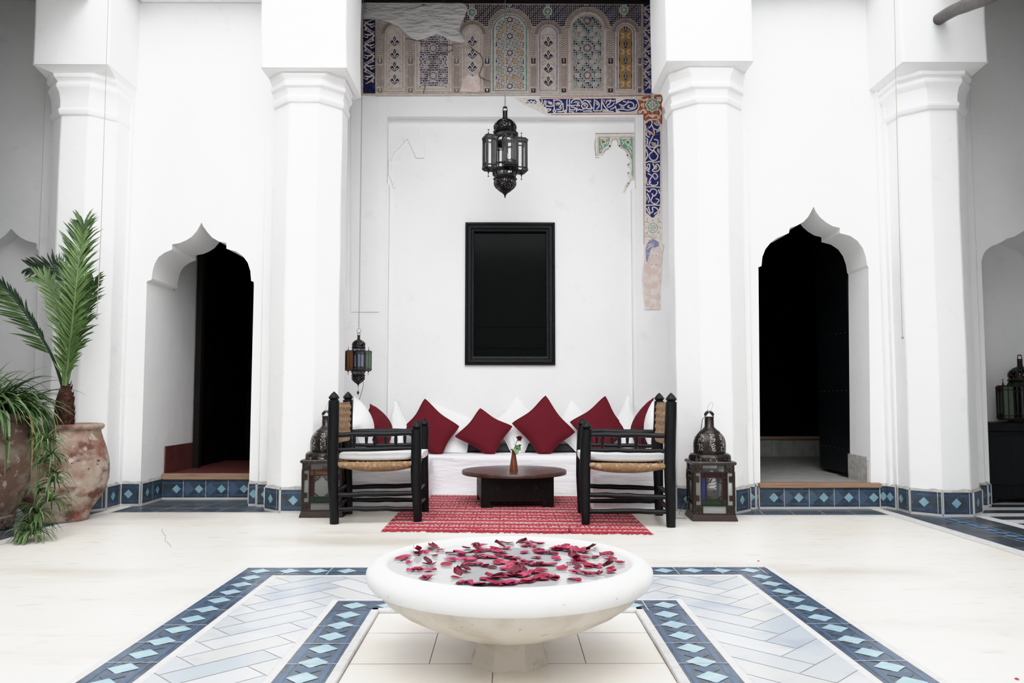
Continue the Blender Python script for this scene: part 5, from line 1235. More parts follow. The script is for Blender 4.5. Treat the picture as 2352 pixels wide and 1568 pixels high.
for (a, b_) in ((PY(1184, 1020, vp.y), PY(1178, 1005, vp.y)), (PY(1183, 1022, vp.y), PY(1177, 1018, vp.y)), (PY(1189, 1012, vp.y), PY(1201, 997, vp.y - .02))): mb.tube([a, b_], [.0018, .001], 5)
mb.build('stem', m_leaf[1], ro)
def leafblade(mb, a, b_, w, nrm, m=0, fold=0.25, n=6):
    a = V(a); b_ = V(b_); t = (b_ - a); q = t.cross(V(nrm)).normalized(); nn = q.cross(t).normalized(); rows = []
    for k in range(n + 1):
        s_ = k / n; hw = w * math.sin(PI * (0.03 + .95 * s_)) ** .8; c_ = a + t * s_ + nn * (0.12 * t.length * math.sin(PI * s_))
        rows.append([c_ - q * hw + nn * hw * fold, c_, c_ + q * hw + nn * hw * fold])
    mb.loft(rows, m, cap=False, closed=False)
for (a, b_, w) in (((1184, 1024), (1187, 1044), .026), ((1190, 1022), (1195, 1035), .012), ((1190, 1024), (1198, 1022), .010), ((1183, 1022), (1191, 1030), .012), ((1178, 1031), (1171, 1034), .006)):
    mb = MB(); leafblade(mb, PY(a[0], a[1], vp.y - .02), PY(b_[0], b_[1], vp.y - .05), w, (0.2, -1, 0.2)); mb.build('leaf', m_leaf[1] if w < .02 else m_leaf[3], ro)
mb = MB(); rc = PY(1193, 1006, vp.y)
for k in range(14):
    a = k * 2.4; r = 0.006 + 0.0015 * k; tilt = 0.15 + 0.055 * k; rows = []
    d = V((math.cos(a), math.sin(a) , 0)); q = V((-d.y, d.x, 0))
    for i in range(5):
        s_ = i / 4; row = []
        for j in range(5):
            x = -1 + j / 2; hw = 0.016 * math.sin(PI * (.2 + .7 * s_))
            out = r * (0.25 + .75 * s_ ** .6) + tilt * .014 * s_ * s_ - 0.006 * x * x * s_ * .6
            row.append(rc + d * out + q * (x * hw) + V((0, 0, -0.018 + 0.040 * s_ - tilt * .012 * s_ ** 3)))
        rows.append(row)
    mb.loft(rows, 0, cap=False, closed=False)
mb.build('bloom', m_rose, ro)
for k in range(4):
    mb = MB(); a = k * PI / 2 + .4; leafblade(mb, rc + V((0, 0, -.018)), rc + V((.022 * math.cos(a), .022 * math.sin(a), -.028)), .005, (0, 0, 1)); mb.build('sepal', m_leaf[1], ro)

# ------------------------------------------------------------------ sofa benches and cushions
SZ = 0.358
def bench(label, x0_, x1_, y0_, y1_, z1, seed, zb=.0085):
    root = thing('bench_sofa', label, 'sofa', ((x0_ + x1_) / 2, (y0_ + y1_) / 2, 0)); r = random.Random(seed)
    nx = max(6, int((x1_ - x0_) / .07)); ny = max(6, int((y1_ - y0_) / .07))
    def wr(x, y, z): return 0.010 * math.sin(9 * z / .1 + 2.2 * math.sin(1.7 * x + seed) + 1.3 * math.sin(2.9 * y)) * (1 if z < z1 * .96 else .3)
    mb = MB(); rings = []
    prof_ = [(0.0, zb), (0.004, .04), (0.0, .08), (0.006, .12), (0.0, .16), (.005, .20), (0.0, .24), (.004, z1 - .075), (0.002, z1 - .045), (0.006, z1 - .018), (0.022, z1 - .004), (0.05, z1)]
    for (ins, z) in prof_:
        ring = []
        pts = [(x0_ + (x1_ - x0_) * i / nx, y0_) for i in range(nx)] + [(x1_, y0_ + (y1_ - y0_) * i / ny) for i in range(ny)] + [(x1_ - (x1_ - x0_) * i / nx, y1_) for i in range(nx)] + [(x0_, y1_ - (y1_ - y0_) * i / ny) for i in range(ny)]
        cx_, cy_ = (x0_ + x1_) / 2, (y0_ + y1_) / 2
        for (x, y) in pts:
            d = ins + wr(x, y, z)
            x2_ = min(max(x, x0_ + d), x1_ - d); y2_ = min(max(y, y0_ + d), y1_ - d)
            ring.append(V((x2_, y2_, z)))
        rings.append(ring)
    mb.loft(rings, 0, cap=False)
    mb.poly(rings[-1])
    mb.build('fitted_cover', m_linen, root, smooth=60)
    return root
bench('long bench sofa in white linen under the window, behind the round table', xN0 + .012, xN1 - .012, 7.68, YD - .01, SZ, 1, .001)
bench('side bench in white linen behind the left black armchair', -1.325, -0.693, 6.62, 7.655, SZ + .004, 2)
bench('side bench in white linen behind the right black armchair', 0.700, 1.335, 6.60, 7.655, SZ + .004, 3)
mb = MB()
for xx in (0,): 
    rings = []
    for i in range(30):
        x = -1.15 + 2.36 * i / 29; ring = []
        for j in range(12):
            a = 2 * PI * j / 12; ring.append(V((x, YD - 0.085 + 0.075 * math.copysign(abs(math.cos(a)) ** .6, math.cos(a)), SZ + 0.042 + 0.042 * math.copysign(abs(math.sin(a)) ** .7, math.sin(a)))))
        rings.append(ring)
    mb.loft(rings)
bo = mb.build('bolster', m_grey_cloth, loc=(0, YD - .085, SZ)); tag(bo, 'long charcoal grey bolster lying behind the cushions along the wall', 'bolster')

def cushion(name, label, cor, thick, mt, group=None, pinch=0.10, wr=0.0, seed=0):
    """cor: top, right, bottom, left corners in space"""
    T_, R_, B_, L_ = [V(c_) for c_ in cor]; r = random.Random(seed)
    nn = (R_ - L_).cross(T_ - B_).normalized()      # faces the camera when right/left/top/bottom are as seen
    if nn.y > 0: nn = -nn
    N_ = 14; mb = MB(); fr = []; bk = []
    cen = (T_ + R_ + B_ + L_) / 4
    for i in range(N_ + 1):
        a = []; b_ = []
        for j in range(N_ + 1):
            s_, t = i / N_, j / N_
            # corner order: L(0,0) T(0,1)  B(1,0) R(1,1)
            p = L_ * (1 - s_) * (1 - t) + T_ * (1 - s_) * t + B_ * s_ * (1 - t) + R_ * s_ * t
            ex = 4 * s_ * (1 - s_); ey = 4 * t * (1 - t)
            pin = pinch * ((1 - ex) * ey * ey + (1 - ey) * ex * ex)
            p = p.lerp(cen, pin)
            h_ = thick * (ex * ey) ** 0.42 if ex * ey > 0 else 0
            w_ = wr * math.sin(11 * s_ + 5 * t + seed) * math.sin(8 * t - 4 * s_) * ex * ey
            pa = p + nn * (h_ + w_); pb = p - nn * h_ * .85; zl = SZ + 0.006
            pa.z = max(pa.z, zl); pb.z = max(pb.z, zl); a.append(pa); b_.append(pb)
        fr.append(a); bk.append(b_)
    mb.loft([list(reversed(x)) for x in fr], 0, cap=False, closed=False); mb.loft(bk, 0, cap=False, closed=False)
    o = mb.build(name, mt, loc=tuple(B_), smooth=70)
    # weld-free double shell shares its rim; soft piping along the seam
    tag(o, label, 'cushion', group)
    mb = MB(); rim_ = [fr[0][j] for j in range(N_ + 1)] + [fr[i][N_] for i in range(1, N_ + 1)] + [fr[N_][j] for j in range(N_ - 1, -1, -1)] + [fr[i][0] for i in range(N_ - 1, -1, -1)]
    mb.tube(rim_, 0.0055, 6); mb.build('piping', mt, o)
    return o
def lean(pts, yb, yt, zlim=SZ + 0.004):
    """corners from the photograph, bottom at distance yb leaning back to yt at the top"""
    yb, yt = min(yb, YD - .23), min(yt, YD - .07)
    vs_ = [p[1] for p in pts]; v0_, v1_ = max(vs_), min(vs_); out = []
    for (u, v) in pts:
        f = (v0_ - v) / (v0_ - v1_); p = PY(u, v, yb + (yt - yb) * f)
        out.append(p)
    return out
RL = 'wine red cushion standing on its corner, '
cushion('throw_cushion', RL + 'leftmost of the four along the window wall', lean([(976, 916), (1054, 979), (1008, 1060), (924, 986)], 7.90, 8.10), .075, m_red_cloth, seed=1)
cushion('throw_cushion', RL + 'the smallest, left of the rose', lean([(1103, 938), (1176, 979), (1130, 1054), (1046, 1002)], 7.90, 8.10), .070, m_red_cloth, seed=2)
cushion('throw_cushion', RL + 'right behind the rose in the vase', lean([(1253, 909), (1320, 992), (1249, 1060), (1177, 972)], 7.90, 8.10), .075, m_red_cloth, seed=3)
cushion('throw_cushion', RL + 'behind the arm of the right armchair', lean([(1390, 910), (1439, 988), (1382, 1060), (1310, 969)], 7.90, 8.10), .075, m_red_cloth, seed=4)
def side_cushion(label, mt, pts, seed, thick=.085):
    """cushion seen nearly edge-on: pts give (u, v, distance) for its four corners"""
    return cushion('throw_cushion', label, [PY(*q) for q in pts], thick, mt, seed=seed)
side_cushion('wine red cushion turned to the right on the left side bench', m_red_cloth, [(851, 928, 7.52), (897, 985, 7.78), (884, 1040, 7.34), (846, 978, 7.10)], 5, .10)
side_cushion('wine red cushion turned to the left on the right side bench', m_red_cloth, [(1500, 914, 7.42), (1452, 990, 7.70), (1473, 1040, 7.30), (1497, 975, 7.06)], 6, .10)
WH = 'white cotton cushion '
side_cushion(WH + 'at the far left, just right of the left armchair back', m_white_cloth, [(815, 911, 7.14), (848, 985, 7.36), (838, 1042, 6.95), (806, 975, 6.72)], 7, .11)
cushion('throw_cushion', WH + 'standing in the left corner left of the leftmost big red one', lean([(907, 915), (941, 985), (908, 1070), (888, 980)], 7.90, 8.10), .06, m_white_cloth, seed=8, wr=.006)
cushion('throw_cushion', WH + 'showing between the leftmost red and the smallest red cushion', lean([(990, 922), (1088, 962), (1070, 1050), (975, 1050)], 8.20, 8.44), .05, m_white_cloth, seed=9, wr=.008, pinch=.05)
cushion('throw_cushion', WH + 'standing behind the rose between two red ones', lean([(1188, 910), (1242, 968), (1190, 1075), (1134, 970)], 8.18, 8.42), .055, m_white_cloth, seed=10, wr=.008)
cushion('throw_cushion', WH + 'between the two rightmost red ones along the window wall', lean([(1312, 919), (1372, 975), (1345, 1060), (1268, 990)], 8.18, 8.42), .055, m_white_cloth, seed=11, wr=.008)
cushion('throw_cushion', WH + 'standing in the right corner behind the right armchair arm', lean([(1443, 907), (1470, 980), (1440, 1070), (1408, 975)], 7.95, 8.12), .06, m_white_cloth, seed=12, wr=.006)
side_cushion(WH + 'at the far right, against the right armchair back', m_white_cloth, [(1506, 912, 7.05), (1490, 985, 7.28), (1500, 1042, 6.88), (1520, 975, 6.70)], 13, .10)
# ------------------------------------------------------------------ lanterns
def paneled(n, amt):      # slightly faceted dome: n panels with ribs between
    return lambda a, k: 1 - amt * (1 - math.cos(n * a)) * 0.5
def star_lantern(name, label, c, k, a0, glasses, hang, mt, mp, nwin=2, heavy=1.0):
    """lantern with four projecting glazed bays; c: middle of the bay floor level; k: scale"""
    root = thing(name, label, 'lantern', c, None); c = V(c)
    def P(r, a, z, s_=0.0):     # radius, direction, height, sideways
        return c + V((r * math.cos(a) - s_ * math.sin(a), r * math.sin(a) + s_ * math.cos(a), z)) * k
    H = 0.300; ri, ro, hw = 0.098, 0.196, 0.057; b = 0.0075 * k * heavy
    mb = MB()
    for i in range(8):
        a = a0 + PI / 8 + PI / 4 * i
        mb.bar(P(0.118, a, 0), P(0.118, a, H), b * 1.4)
        a2 = a + PI / 4
        for z in (0.0, 0.045, H - .05, H): mb.bar(P(.118, a, z), P(.118, a2, z), b * 1.4)
    # tapering cage below and above
    for i in range(8):
        a = a0 + PI / 8 + PI / 4 * i; a2 = a + PI / 4
        mb.bar(P(.118, a, 0), P(.090, a, -0.070), b); mb.bar(P(.118, a, H), P(.092, a, H + .045), b)
        mb.bar(P(.090, a, -.070), P(.090, a2, -.070), b * 2); mb.bar(P(.106, a, -.014), P(.106, a2, -.014), b * 2.2)
    for q in range(4):
        a = a0 + PI / 2 * q
        # floor and roof plates of the bay
        for z, zz in ((-.012, .006), (H - .004, H + .010)):
            pts = [P(ri, a, z, -hw), P(ro - .012, a, z, -hw), P(ro, a, z, -hw + .014), P(ro, a, z, hw - .014), P(ro - .012, a, z, hw), P(ri, a, z, hw)]
            mb.extrude(pts, (0, 0, (zz - z) * k), 0, back=True)
        for s_ in (-hw, hw):
            mb.bar(P(ro - .003, a, 0, s_ * .93), P(ro - .003, a, H, s_ * .93), b * 1.7); mb.bar(P(ri, a, 0, s_), P(ri, a, H, s_), b)
            mb.bar(P((ri + ro) / 2, a, 0, s_), P((ri + ro) / 2, a, H, s_), b * .9)
            for z in (.028, H - .032): mb.bar(P(ri, a, z, s_), P(ro, a, z, s_), b * 1.0)
        for j in range(1, nwin): 
            s_ = -hw + 2 * hw * j / nwin; mb.bar(P(ro, a, 0, s_), P(ro, a, H, s_), b * 1.3)
        for z in (.010, H - .012): mb.bar(P(ro, a, z, -hw), P(ro, a, z, hw), b * 2.0)
        # open lattice and pointed heads in each window
        for j in range(nwin):
            s0 = -hw + 2 * hw * j / nwin + .006; s1 = -hw + 2 * hw * (j + 1) / nwin - .006; sm = (s0 + s1) / 2
            for (za, zb) in ((.012, .040), (H - .046, H - .014)):
                mb.bar(P(ro, a, za, s0), P(ro, a, zb, s1), b * .55); mb.bar(P(ro, a, zb, s0), P(ro, a, za, s1), b * .55)
            for (z, zt_) in ((.052, .040), (H - .058, H - .046)):
                mb.bar(P(ro, a, z, s0 - .003), P(ro, a, zt_, sm), b * .7); mb.bar(P(ro, a, z, s1 + .003), P(ro, a, zt_, sm), b * .7)
    fr = mb.build('frame', mt, root, smooth=0)
    # glass: one pane mesh per bay, one for the core, one for the tapering cage
    for q in range(4):
        a = a0 + PI / 2 * q; mb = MB()
        for (r0, s0, r1, s1) in ((ro - .004, -hw + .004, ro - .004, hw - .004), (ri, -hw, ro - .004, -hw), (ri, hw, ro - .004, hw)):
            mb.poly([P(r0, a, .004, s0), P(r1, a, .004, s1), P(r1, a, H - .004, s1), P(r0, a, H - .004, s0)])
        mb.build('pane', glasses[q % len(glasses)], root, smooth=0)
    for ra, za, rb, zb in ((.116, 0, .089, -.07), (.116, H, .091, H + .045)):
        mb = MB()
        for i in range(8):
            a = a0 + PI / 8 + PI / 4 * i; a2 = a + PI / 4
            mb.poly([P(ra, a, za), P(ra, a2, za), P(rb, a2, zb), P(rb, a, zb)])
        mb.build('pane', glasses[-1], root, smooth=0)
    for q in range(4):
        a = a0 + PI / 2 * q; mb = MB(); p = P(.160, a, H + .010); 
        mb.lathe([(.011 * k, 0), (.009 * k, .006 * k), (.003 * k, .034 * k), (.0015 * k, .05 * k), (.009 * k, .054 * k), (.009 * k, .057 * k), (0, .058 * k)], 8, p, cap=False); mb.build('finial', mt, root)
        mb = MB(); p = P(.160, a, -.012)
        mb.lathe([(0, -.062 * k), (.009 * k, -.060 * k), (.008 * k, -.056 * k), (.0015 * k, -.052 * k), (.004 * k, -.03 * k), (.013 * k, 0)], 8, p, cap=False); mb.build('finial', mt, root)
    # dome, neck and lower bulb
    mb = MB(); z = H + .045
    pr = [(.096, 0), (.108, .004), (.112, .014), (.104, .026), (.100, .034), (.108, .050), (.106, .075), (.092, .100), (.066, .122), (.036, .136), (.024, .142)]
    nseg = 64
    def mfd(i, kk): return 1 if (4 <= kk <= 7 and (i % 8) in (1, 2, 3, 4, 5, 6)) else 0
    mb.lathe([(r * k, (z + h_) * k) for r, h_ in pr], nseg, c, 0, rad=paneled(8, .06), mf=mfd, a0=a0, cap=False); mb.build('dome', [mt, mp], root, smooth=50)
    mb = MB(); zn = z + .140
    mb.lathe([(.025 * k, zn * k), (.022 * k, (zn + .02) * k), (.022 * k, (zn + .072) * k), (.0, (zn + .073) * k)], 12, c); mb.build('neck', mt, root)
    mb = MB(); zh = zn + .070
    for s_ in (-1, 1): mb.tube([c + V((s_ * .019, 0, zh)) * k, c + V((s_ * .020, 0, zh + .020)) * k, c + V((s_ * .012, 0, zh + .034)) * k, c + V((0, 0, zh + .036)) * k], .004 * k, 6)
    mb.lathe([(0, (zh + .034) * k), (.021 * k, (zh + .036) * k), (.022 * k, (zh + .040) * k), (0, (zh + .042) * k)], 12, c, cap=False); mb.build('handle', mt, root)
    mb = MB(); pr = [(.090, -.068), (.106, -.074), (.112, -.084), (.106, -.094), (.100, -.098), (.106, -.118), (.103, -.142), (.086, -.168), (.055, -.195), (.024, -.216), (.012, -.228), (.006, -.245), (.004, -.258), (0, -.262)]
    def mfb(i, kk): return 1 if (4 <= kk <= 7 and (i % 8) in (1, 2, 3, 4, 5, 6)) else 0
    mb.lathe([(r * k, h_ * k) for r, h_ in reversed(pr)], nseg, c, 0, rad=paneled(8, .06), mf=lambda i, kk: 1 if (5 <= kk <= 8 and (i % 8) in (1, 2, 3, 4, 5, 6)) else 0, a0=a0, cap=False); mb.build('lower_bulb', [mt, mp], root, smooth=50)
    return root, (zh + .038) * k
# big hanging lantern over the table
YH = 7.45
cH = PY(1160, 391, YH)
lt, ztop = star_lantern('hanging_lantern', 'large black iron hanging lantern with clear glass bays, in the middle of the niche', cH, 1.02, math.radians(-72), [g_clear, g_clear, g_clear, g_clear, g_clear], True, m_metal_bk, m_lit_holes_bk, 2, 1.35)
mb = MB(); mb.lathe([(.012, -.05), (.022, -.03), (.030, 0), (.028, .035), (.014, .06), (.012, .10)], 14, cH + V((0, 0, .12)), cap=False); mb.build('bulb', m_bulb, lt)
mb = MB(); mb.tube([cH + V((0, 0, ztop)), cH + V((0, 0, ztop + .10)), V((cH.x, cH.y, zc - .02))], .0035, 6); 
for k in range(8): mb.lathe([(.004, -.008), (.007, 0), (.004, .008)], 6, cH + V((0, 0, ztop + .02 + .02 * k)), cap=False)
cd = mb.build('lantern_cord', m_wire, loc=tuple(cH + V((0, 0, ztop)))); tag(cd, 'thin twisted cord carrying the large hanging lantern', 'cord')
# small hanging lantern beside the left column
cS = PY(823, 850, 7.30); ks = 0.118 / 0.206
lt2, zt2 = star_lantern('hanging_lantern', 'small dark hanging lantern with blue and green glass, on a chain beside the left column', cS + V((0, 0, 0.0)), ks, math.radians(-68), [g_pblue, g_pgreen, g_pblue, g_amber, g_pblue], True, m_metal_br, m_lit_holes_bk)
mb = MB(); pd = cS + V((0, 0, -.262 * ks)); mb.tube([pd, pd - V((0, 0, .03))], .0015, 5); mb.lathe([(0, -.075), (.012, -.052), (0, -.03)], 6, pd, cap=False); mb.build('pendant', m_metal_br, lt2, smooth=20)
mb = MB(); rr_ = cS + V((0, 0, zt2))
mb.tube([rr_ + V((.019 * math.cos(a), 0, .019 + .019 * math.sin(a))) for a in [2 * PI * i / 20 for i in range(21)]], .002, 6); mb.build('ring', m_wire, lt2)
mb = MB(); z = rr_.z + .036; n = 0
while z < S(833, 8).z:
    w_ = .005; ax = (1, 0) if n % 2 else (.3, .95)
    L_ = .020
    mb.tube([V((rr_.x + ax[0] * w_ * math.cos(a), rr_.y + ax[1] * w_ * math.cos(a), z + L_ / 2 + L_ * .5 * math.sin(a))) for a in [2 * PI * i / 8 for i in range(9)]], .0014, 4)
    z += .0165; n += 1
ch = mb.build('chain', m_wire, loc=tuple(rr_)); tag(ch, 'long thin link chain holding the small hanging lantern', 'chain')
mb = MB(); mb.tube(smoothpath([PY(834, 873, 7.32), PY(834, 888, 7.33), PY(829, 905, 7.36), PY(824, 925, 7.42), PY(822, 960, 7.5)], 5), .0028, 6)
cb = mb.build('lamp_cable', m_wire, loc=tuple(PY(834, 873, 7.32))); tag(cb, 'thin grey cable dropping from the small hanging lantern behind a white cushion', 'cable')

# floor lanterns
def floor_lantern(label, corner, width, rot, seed, gl):
    """square lantern: corner = near left foot on the floor"""
    R2 = Matrix.Rotation(rot, 3, 'Z'); cen = V(corner) + R2 @ V((width / 2, width / 2, 0)); cen.z = 0
    root = thing('floor_lantern', label, 'lantern', cen)
    def Q(x, y, z): return cen + R2 @ V((x, y, 0)) + V((0, 0, z))
    k = width / 0.33
    def sq(h_, z): return [Q(x, y, z) for x, y in ((-h_, -h_), (h_, -h_), (h_, h_), (-h_, h_))]
    hb_ = width / 2; h0 = 0.147 * k
    mb = MB(); mb.loft([sq(hb_, .002), sq(hb_, .006), sq(h0 + .006, .046), sq(h0 + .006, .052)]); mb.build('base', m_metal_br, root, smooth=0)
    mb = MB(); mp_ = {n_: MB() for n_ in range(4)}
    fmb = mb; b = 0.008
    zA, zB, zC, zD = .052, .112, .358, .412
    for sx in (-1, 1):
        for sy in (-1, 1):
            fmb.bar(Q(sx * (h0 - .006), sy * (h0 - .006), zA), Q(sx * (h0 - .006), sy * (h0 - .006), zD), .016)
    for f in range(4):
        R3 = Matrix.Rotation(PI / 2 * f, 3, 'Z')
        def G(x, z, d=0): q = R3 @ V((x, -h0 + d, 0)); return Q(q.x, q.y, z)
        def B(x0_, z0_, x1_, z1_, w_=b): fmb.bar(G(x0_, z0_), G(x1_, z1_), w_, .007)
        xp = h0 * .64; xi = h0 * .40; 
        for z in (zA, zB, zC, zD): B(-h0, z, h0, z, .013)
        for z in (zB + .042, zC - .040): B(-xp, z, xp, z)
        for x in (-xp, xp, -xi, xi): B(x, zB, x, zC)
        B(-h0 * .98, zB, -h0 * .98, zC, .012); B(h0 * .98, zB, h0 * .98, zC, .012)
        # pierced corner rosettes of the top and bottom rows
        for z0_, z1_ in ((zA, zB), (zC, zD)):
            for s_ in (-1, 1):
                xc = s_ * h0 * .78; zc_ = (z0_ + z1_) / 2; r = .021
                B(xc - r, zc_, xc + r, zc_, .004); B(xc, zc_ - r, xc, zc_ + r, .004); B(xc - r * .7, zc_ - r * .7, xc + r * .7, zc_ + r * .7, .004); B(xc - r * .7, zc_ + r * .7, xc + r * .7, zc_ - r * .7, .004)
                B(s_ * h0 * .60, z0_, s_ * h0 * .60, z1_, .010)
                for a in range(8):
                    t0_, t1_ = 2 * PI * a / 8, 2 * PI * (a + 1) / 8
                    B(xc + r * math.cos(t0_), zc_ + r * math.sin(t0_), xc + r * math.cos(t1_), zc_ + r * math.sin(t1_), .004)
        # cusped head of the middle window and oval side lights
        za, zb = zB + .046, zC - .044
        for s_ in (-1, 1):
            B(s_ * xi, zb - .052, s_ * xi * .80, zb - .030, .009); B(s_ * xi * .80, zb - .030, s_ * xi * .55, zb - .030, .008); B(s_ * xi * .55, zb - .030, s_ * xi * .25, zb - .004, .009); B(s_ * xi * .95, zb - .012, s_ * xi * .6, zb - .012, .018)
            B(s_ * xi, za + .028, s_ * xi * .45, za + .004, .009)
            B(s_ * h0 * .82, zB + .035, s_ * h0 * .82, zB + .075, .024); B(s_ * h0 * .82, zC - .075, s_ * h0 * .82, zC - .028, .024)
        pm = MB()
        def pq(x0_, x1_, z0_, z1_, m): pm.poly([G(x0_, z0_, .004), G(x1_, z0_, .004), G(x1_, z1_, .004), G(x0_, z1_, .004)], m)
        pq(-h0 * .6, h0 * .6, zA, zB, 1); pq(-h0, -h0 * .6, zA, zB, 2); pq(h0 * .6, h0, zA, zB, 2)
        pq(-h0 * .6, h0 * .6, zC, zD, 0); pq(-h0, -h0 * .6, zC, zD, 1); pq(h0 * .6, h0, zC, zD, 1)
        pq(-xi, xi, zB + .042, zC - .040, 0 if seed == 1 else 2); pq(-xp, -xi, zB + .042, zC - .04, 3); pq(xi, xp, zB + .042, zC - .04, 5)
        pq(-xp, xp, zB, zB + .042, 4); pq(-xp, xp, zC - .04, zC, 6); pq(-h0, -xp, zB, zC, 2); pq(xp, h0, zB, zC, 1)
        pm.build('pane', gl, root, smooth=0)
    fmb.build('frame', m_metal_br, root, smooth=0)
    mb = MB(); hr = h0 + .016
    mb.loft([sq(h0, .410), sq(hr - .004, .412), sq(hr, .420), sq(hr, .428), sq(hr - .006, .436), sq(h0 * .96, .438)]); mb.build('cornice', m_metal, root, smooth=40)
    for sx in (-1, 1):
        for sy in (-1, 1):
            mb = MB(); mb.lathe([(.014, 0), (.009, .02), (0, .056)], 4, Q(sx * h0 * .82, sy * h0 * .82, .436), cap=False, a0=rot + PI / 4); mb.build('spike', m_metal_br, root, smooth=0)
    mb = MB(); a0_ = rot + PI / 8
    mb.lathe([(.158 * k, .437), (.160 * k, .455), (.157 * k, .470), (.148 * k, .482), (.128 * k, .492)], 64, cen, 0, rad=paneled(8, .05), a0=a0_, mf=lambda i, kk: 1 if kk == 0 and (i % 8) in (2, 3, 4, 5) else 0); mb.build('drum', [m_metal, m_lit_holes], root, smooth=45)
    mb = MB()
    mb.lathe([(.120 * k, .488), (.122 * k, .510), (.123 * k, .535), (.1225 * k, .562), (.118 * k, .590), (.108 * k, .615), (.090 * k, .638), (.074 * k, .650)], 64, cen, 0, rad=paneled(8, .06), a0=a0_, mf=lambda i, kk: 1 if 1 <= kk <= 5 and (i % 8) in (2, 3, 4, 5) else 0, cap=False); mb.build('dome', [m_metal, m_lit_holes], root, smooth=45)
    mb = MB(); mb.lathe([(.080 * k, .645), (.076 * k, .653), (.055 * k, .668), (.040 * k, .684), (.035 * k, .690), (.0335 * k, .765), (.031 * k, .766)], 32, cen, 0, cap=False); mb.build('neck', m_metal, root, smooth=40)
    mb = MB()
    for s_ in (-1, 1):
        pth = [Q(s_ * .031, 0, .755), Q(s_ * .031, 0, .775), Q(s_ * .020, 0, .795), Q(s_ * .006, 0, .802)]
        for a, b_ in zip(pth, pth[1:]): mb.bar(a, b_, .004, .022)
    mb.build('handle', m_metal_br, root, smooth=0)
    mb = MB(); mb.lathe([(.0, .806), (.030, .798), (.031, .800), (0, .809)], 20, cen, cap=False); mb.build('cap', m_metal, root, smooth=0)
    mb = MB(); rad_ = .032; tl = 0.45 if seed == 1 else 1.35
    mb.tube([cen + V((.004 + rad_ * .72 * math.cos(a) * math.cos(tl) + .35 * rad_ * math.sin(a) + .006, rad_ * math.cos(a) * math.sin(tl), .842 + rad_ * math.sin(a))) for a in [2 * PI * i / 24 for i in range(25)]], .0014, 5); mb.build('ring', m_wire, root)
    if seed == 1:
        mb = MB(); hx = cen + V((0.0, -.05, 0)); pth = []
        for i in range(48):
            a = i * .42; pth.append(hx + V((.026 * math.cos(a), .026 * math.sin(a), .225 + .0016 * i)))
        mb.tube(pth, .009, 8); mb.lathe([(.024, .300), (.028, .315), (.020, .345), (.012, .36)], 14, hx); mb.build('bulb', m_bulb, root)
    else:
        mb = MB(); mb.lathe([(.012, .33), (.03, .28), (.034, .25), (.02, .22), (0, .212)], 14, cen); mb.build('bulb', m_bulb, root)
    return root
GL = [g_clear, g_frost, g_smoke, g_blue, g_green, g_maroon, g_maroon]
GL2 = [g_clear, g_smoke, g_smoke, g_maroon, g_green, g_maroon, g_amber]
cr_ = PZ(1590.6, 1197)
floor_lantern('tall square metal floor lantern with coloured glass, right of the right armchair', cr_, 0.333, math.radians(-3), 1, GL)
cl_ = PZ(686.0, 1189)
floor_lantern('tall square metal floor lantern half hidden behind the left armchair', cl_, 0.333, math.radians(1.5), 2, GL2)
mb = MB(); q = [PY(1621, 958, 6.12), PY(1614, 962, 6.14), PY(1611, 980, 6.20), PY(1607, 1000, 6.30), PY(1603, 1030, 6.34), PY(1590, 1110, 6.34), PZ(1560, 1178, .004), PZ(1535, 1188, .004), PZ(1553, 1189, .004), PZ(1576, 1190, .004)]
mb.tube(smoothpath(q, 5), .0028, 6); cb = mb.build('lamp_cable', m_wire, loc=tuple(q[0])); tag(cb, 'thin dark cable running from the neck of the right floor lantern to the floor', 'cable')

# ------------------------------------------------------------------ cabinet and lantern in the right alcove
xc0 = PZ(2276, 1168).x - 0.10; YC = 6.96; ZC = PY(2300, 971, YC).z
cab = thing('cabinet', 'blue-black lacquered cabinet with cut-out feet standing in the right-hand alcove', 'cabinet', (xc0 + .65, YC + .2, 0))
mb = MB(); mb.box((xc0, YC, 0.055), (xc0 + 1.3, YC + .40, ZC - .07)); mb.build('carcase', m_cabinet, cab, bevel=.005)
mb = MB(); mb.box((xc0 - .02, YC - .025, ZC - .07), (xc0 + 1.32, YC + .41, ZC)); mb.build('cabinet_top', m_cabinet, cab, bevel=.006)
for a, b_ in ((xc0 + .04, xc0 + .63), (xc0 + .67, xc0 + 1.26)):
    mb = MB(); mb.box((a, YC - .014, .16), (b_, YC - .001, ZC - .11)); d_ = mb.build('door', m_cabinet, cab, bevel=.006)
    mb = MB(); mb.lathe([(.0, -.012), (.012, -.010), (.010, .002), (0, .006)], 10, V((b_ - .04 if a < xc0 + .3 else a + .04, YC - .024, .42)), cap=False); mb.build('knob', m_metal, d_)
for s_ in (0, 1):
    mb = MB(); xa_ = xc0 + (1.3 if s_ else 0); sg = -1 if s_ else 1
    mb.extrude([V((xa_, YC + .012, 0)), V((xa_ + sg * .30, YC + .012, 0)), V((xa_ + sg * .36, YC + .012, .045)), V((xa_ + sg * .42, YC + .012, .058)), V((xa_, YC + .012, .058))], (0, .3, 0), 0, back=True); mb.build('foot', m_cabinet, cab)
mb = MB(); mb.box((xc0, YC - .006, .056), (xc0 + 1.3, YC + .001, .15)); mb.build('apron', m_cabinet, cab)
cC = PY(2348, 962, 7.13); kc = 0.98
kk_ = kc
lt3, zt3 = star_lantern('table_lantern', 'dark iron lantern with green and clear glass standing on the blue-black cabinet', V((cC.x, cC.y, ZC + .032)), 0.95, math.radians(-94), [g_smoke, g_pgreen, g_smoke, g_pgreen, g_green], False, m_metal_br, m_lit_holes_bk)
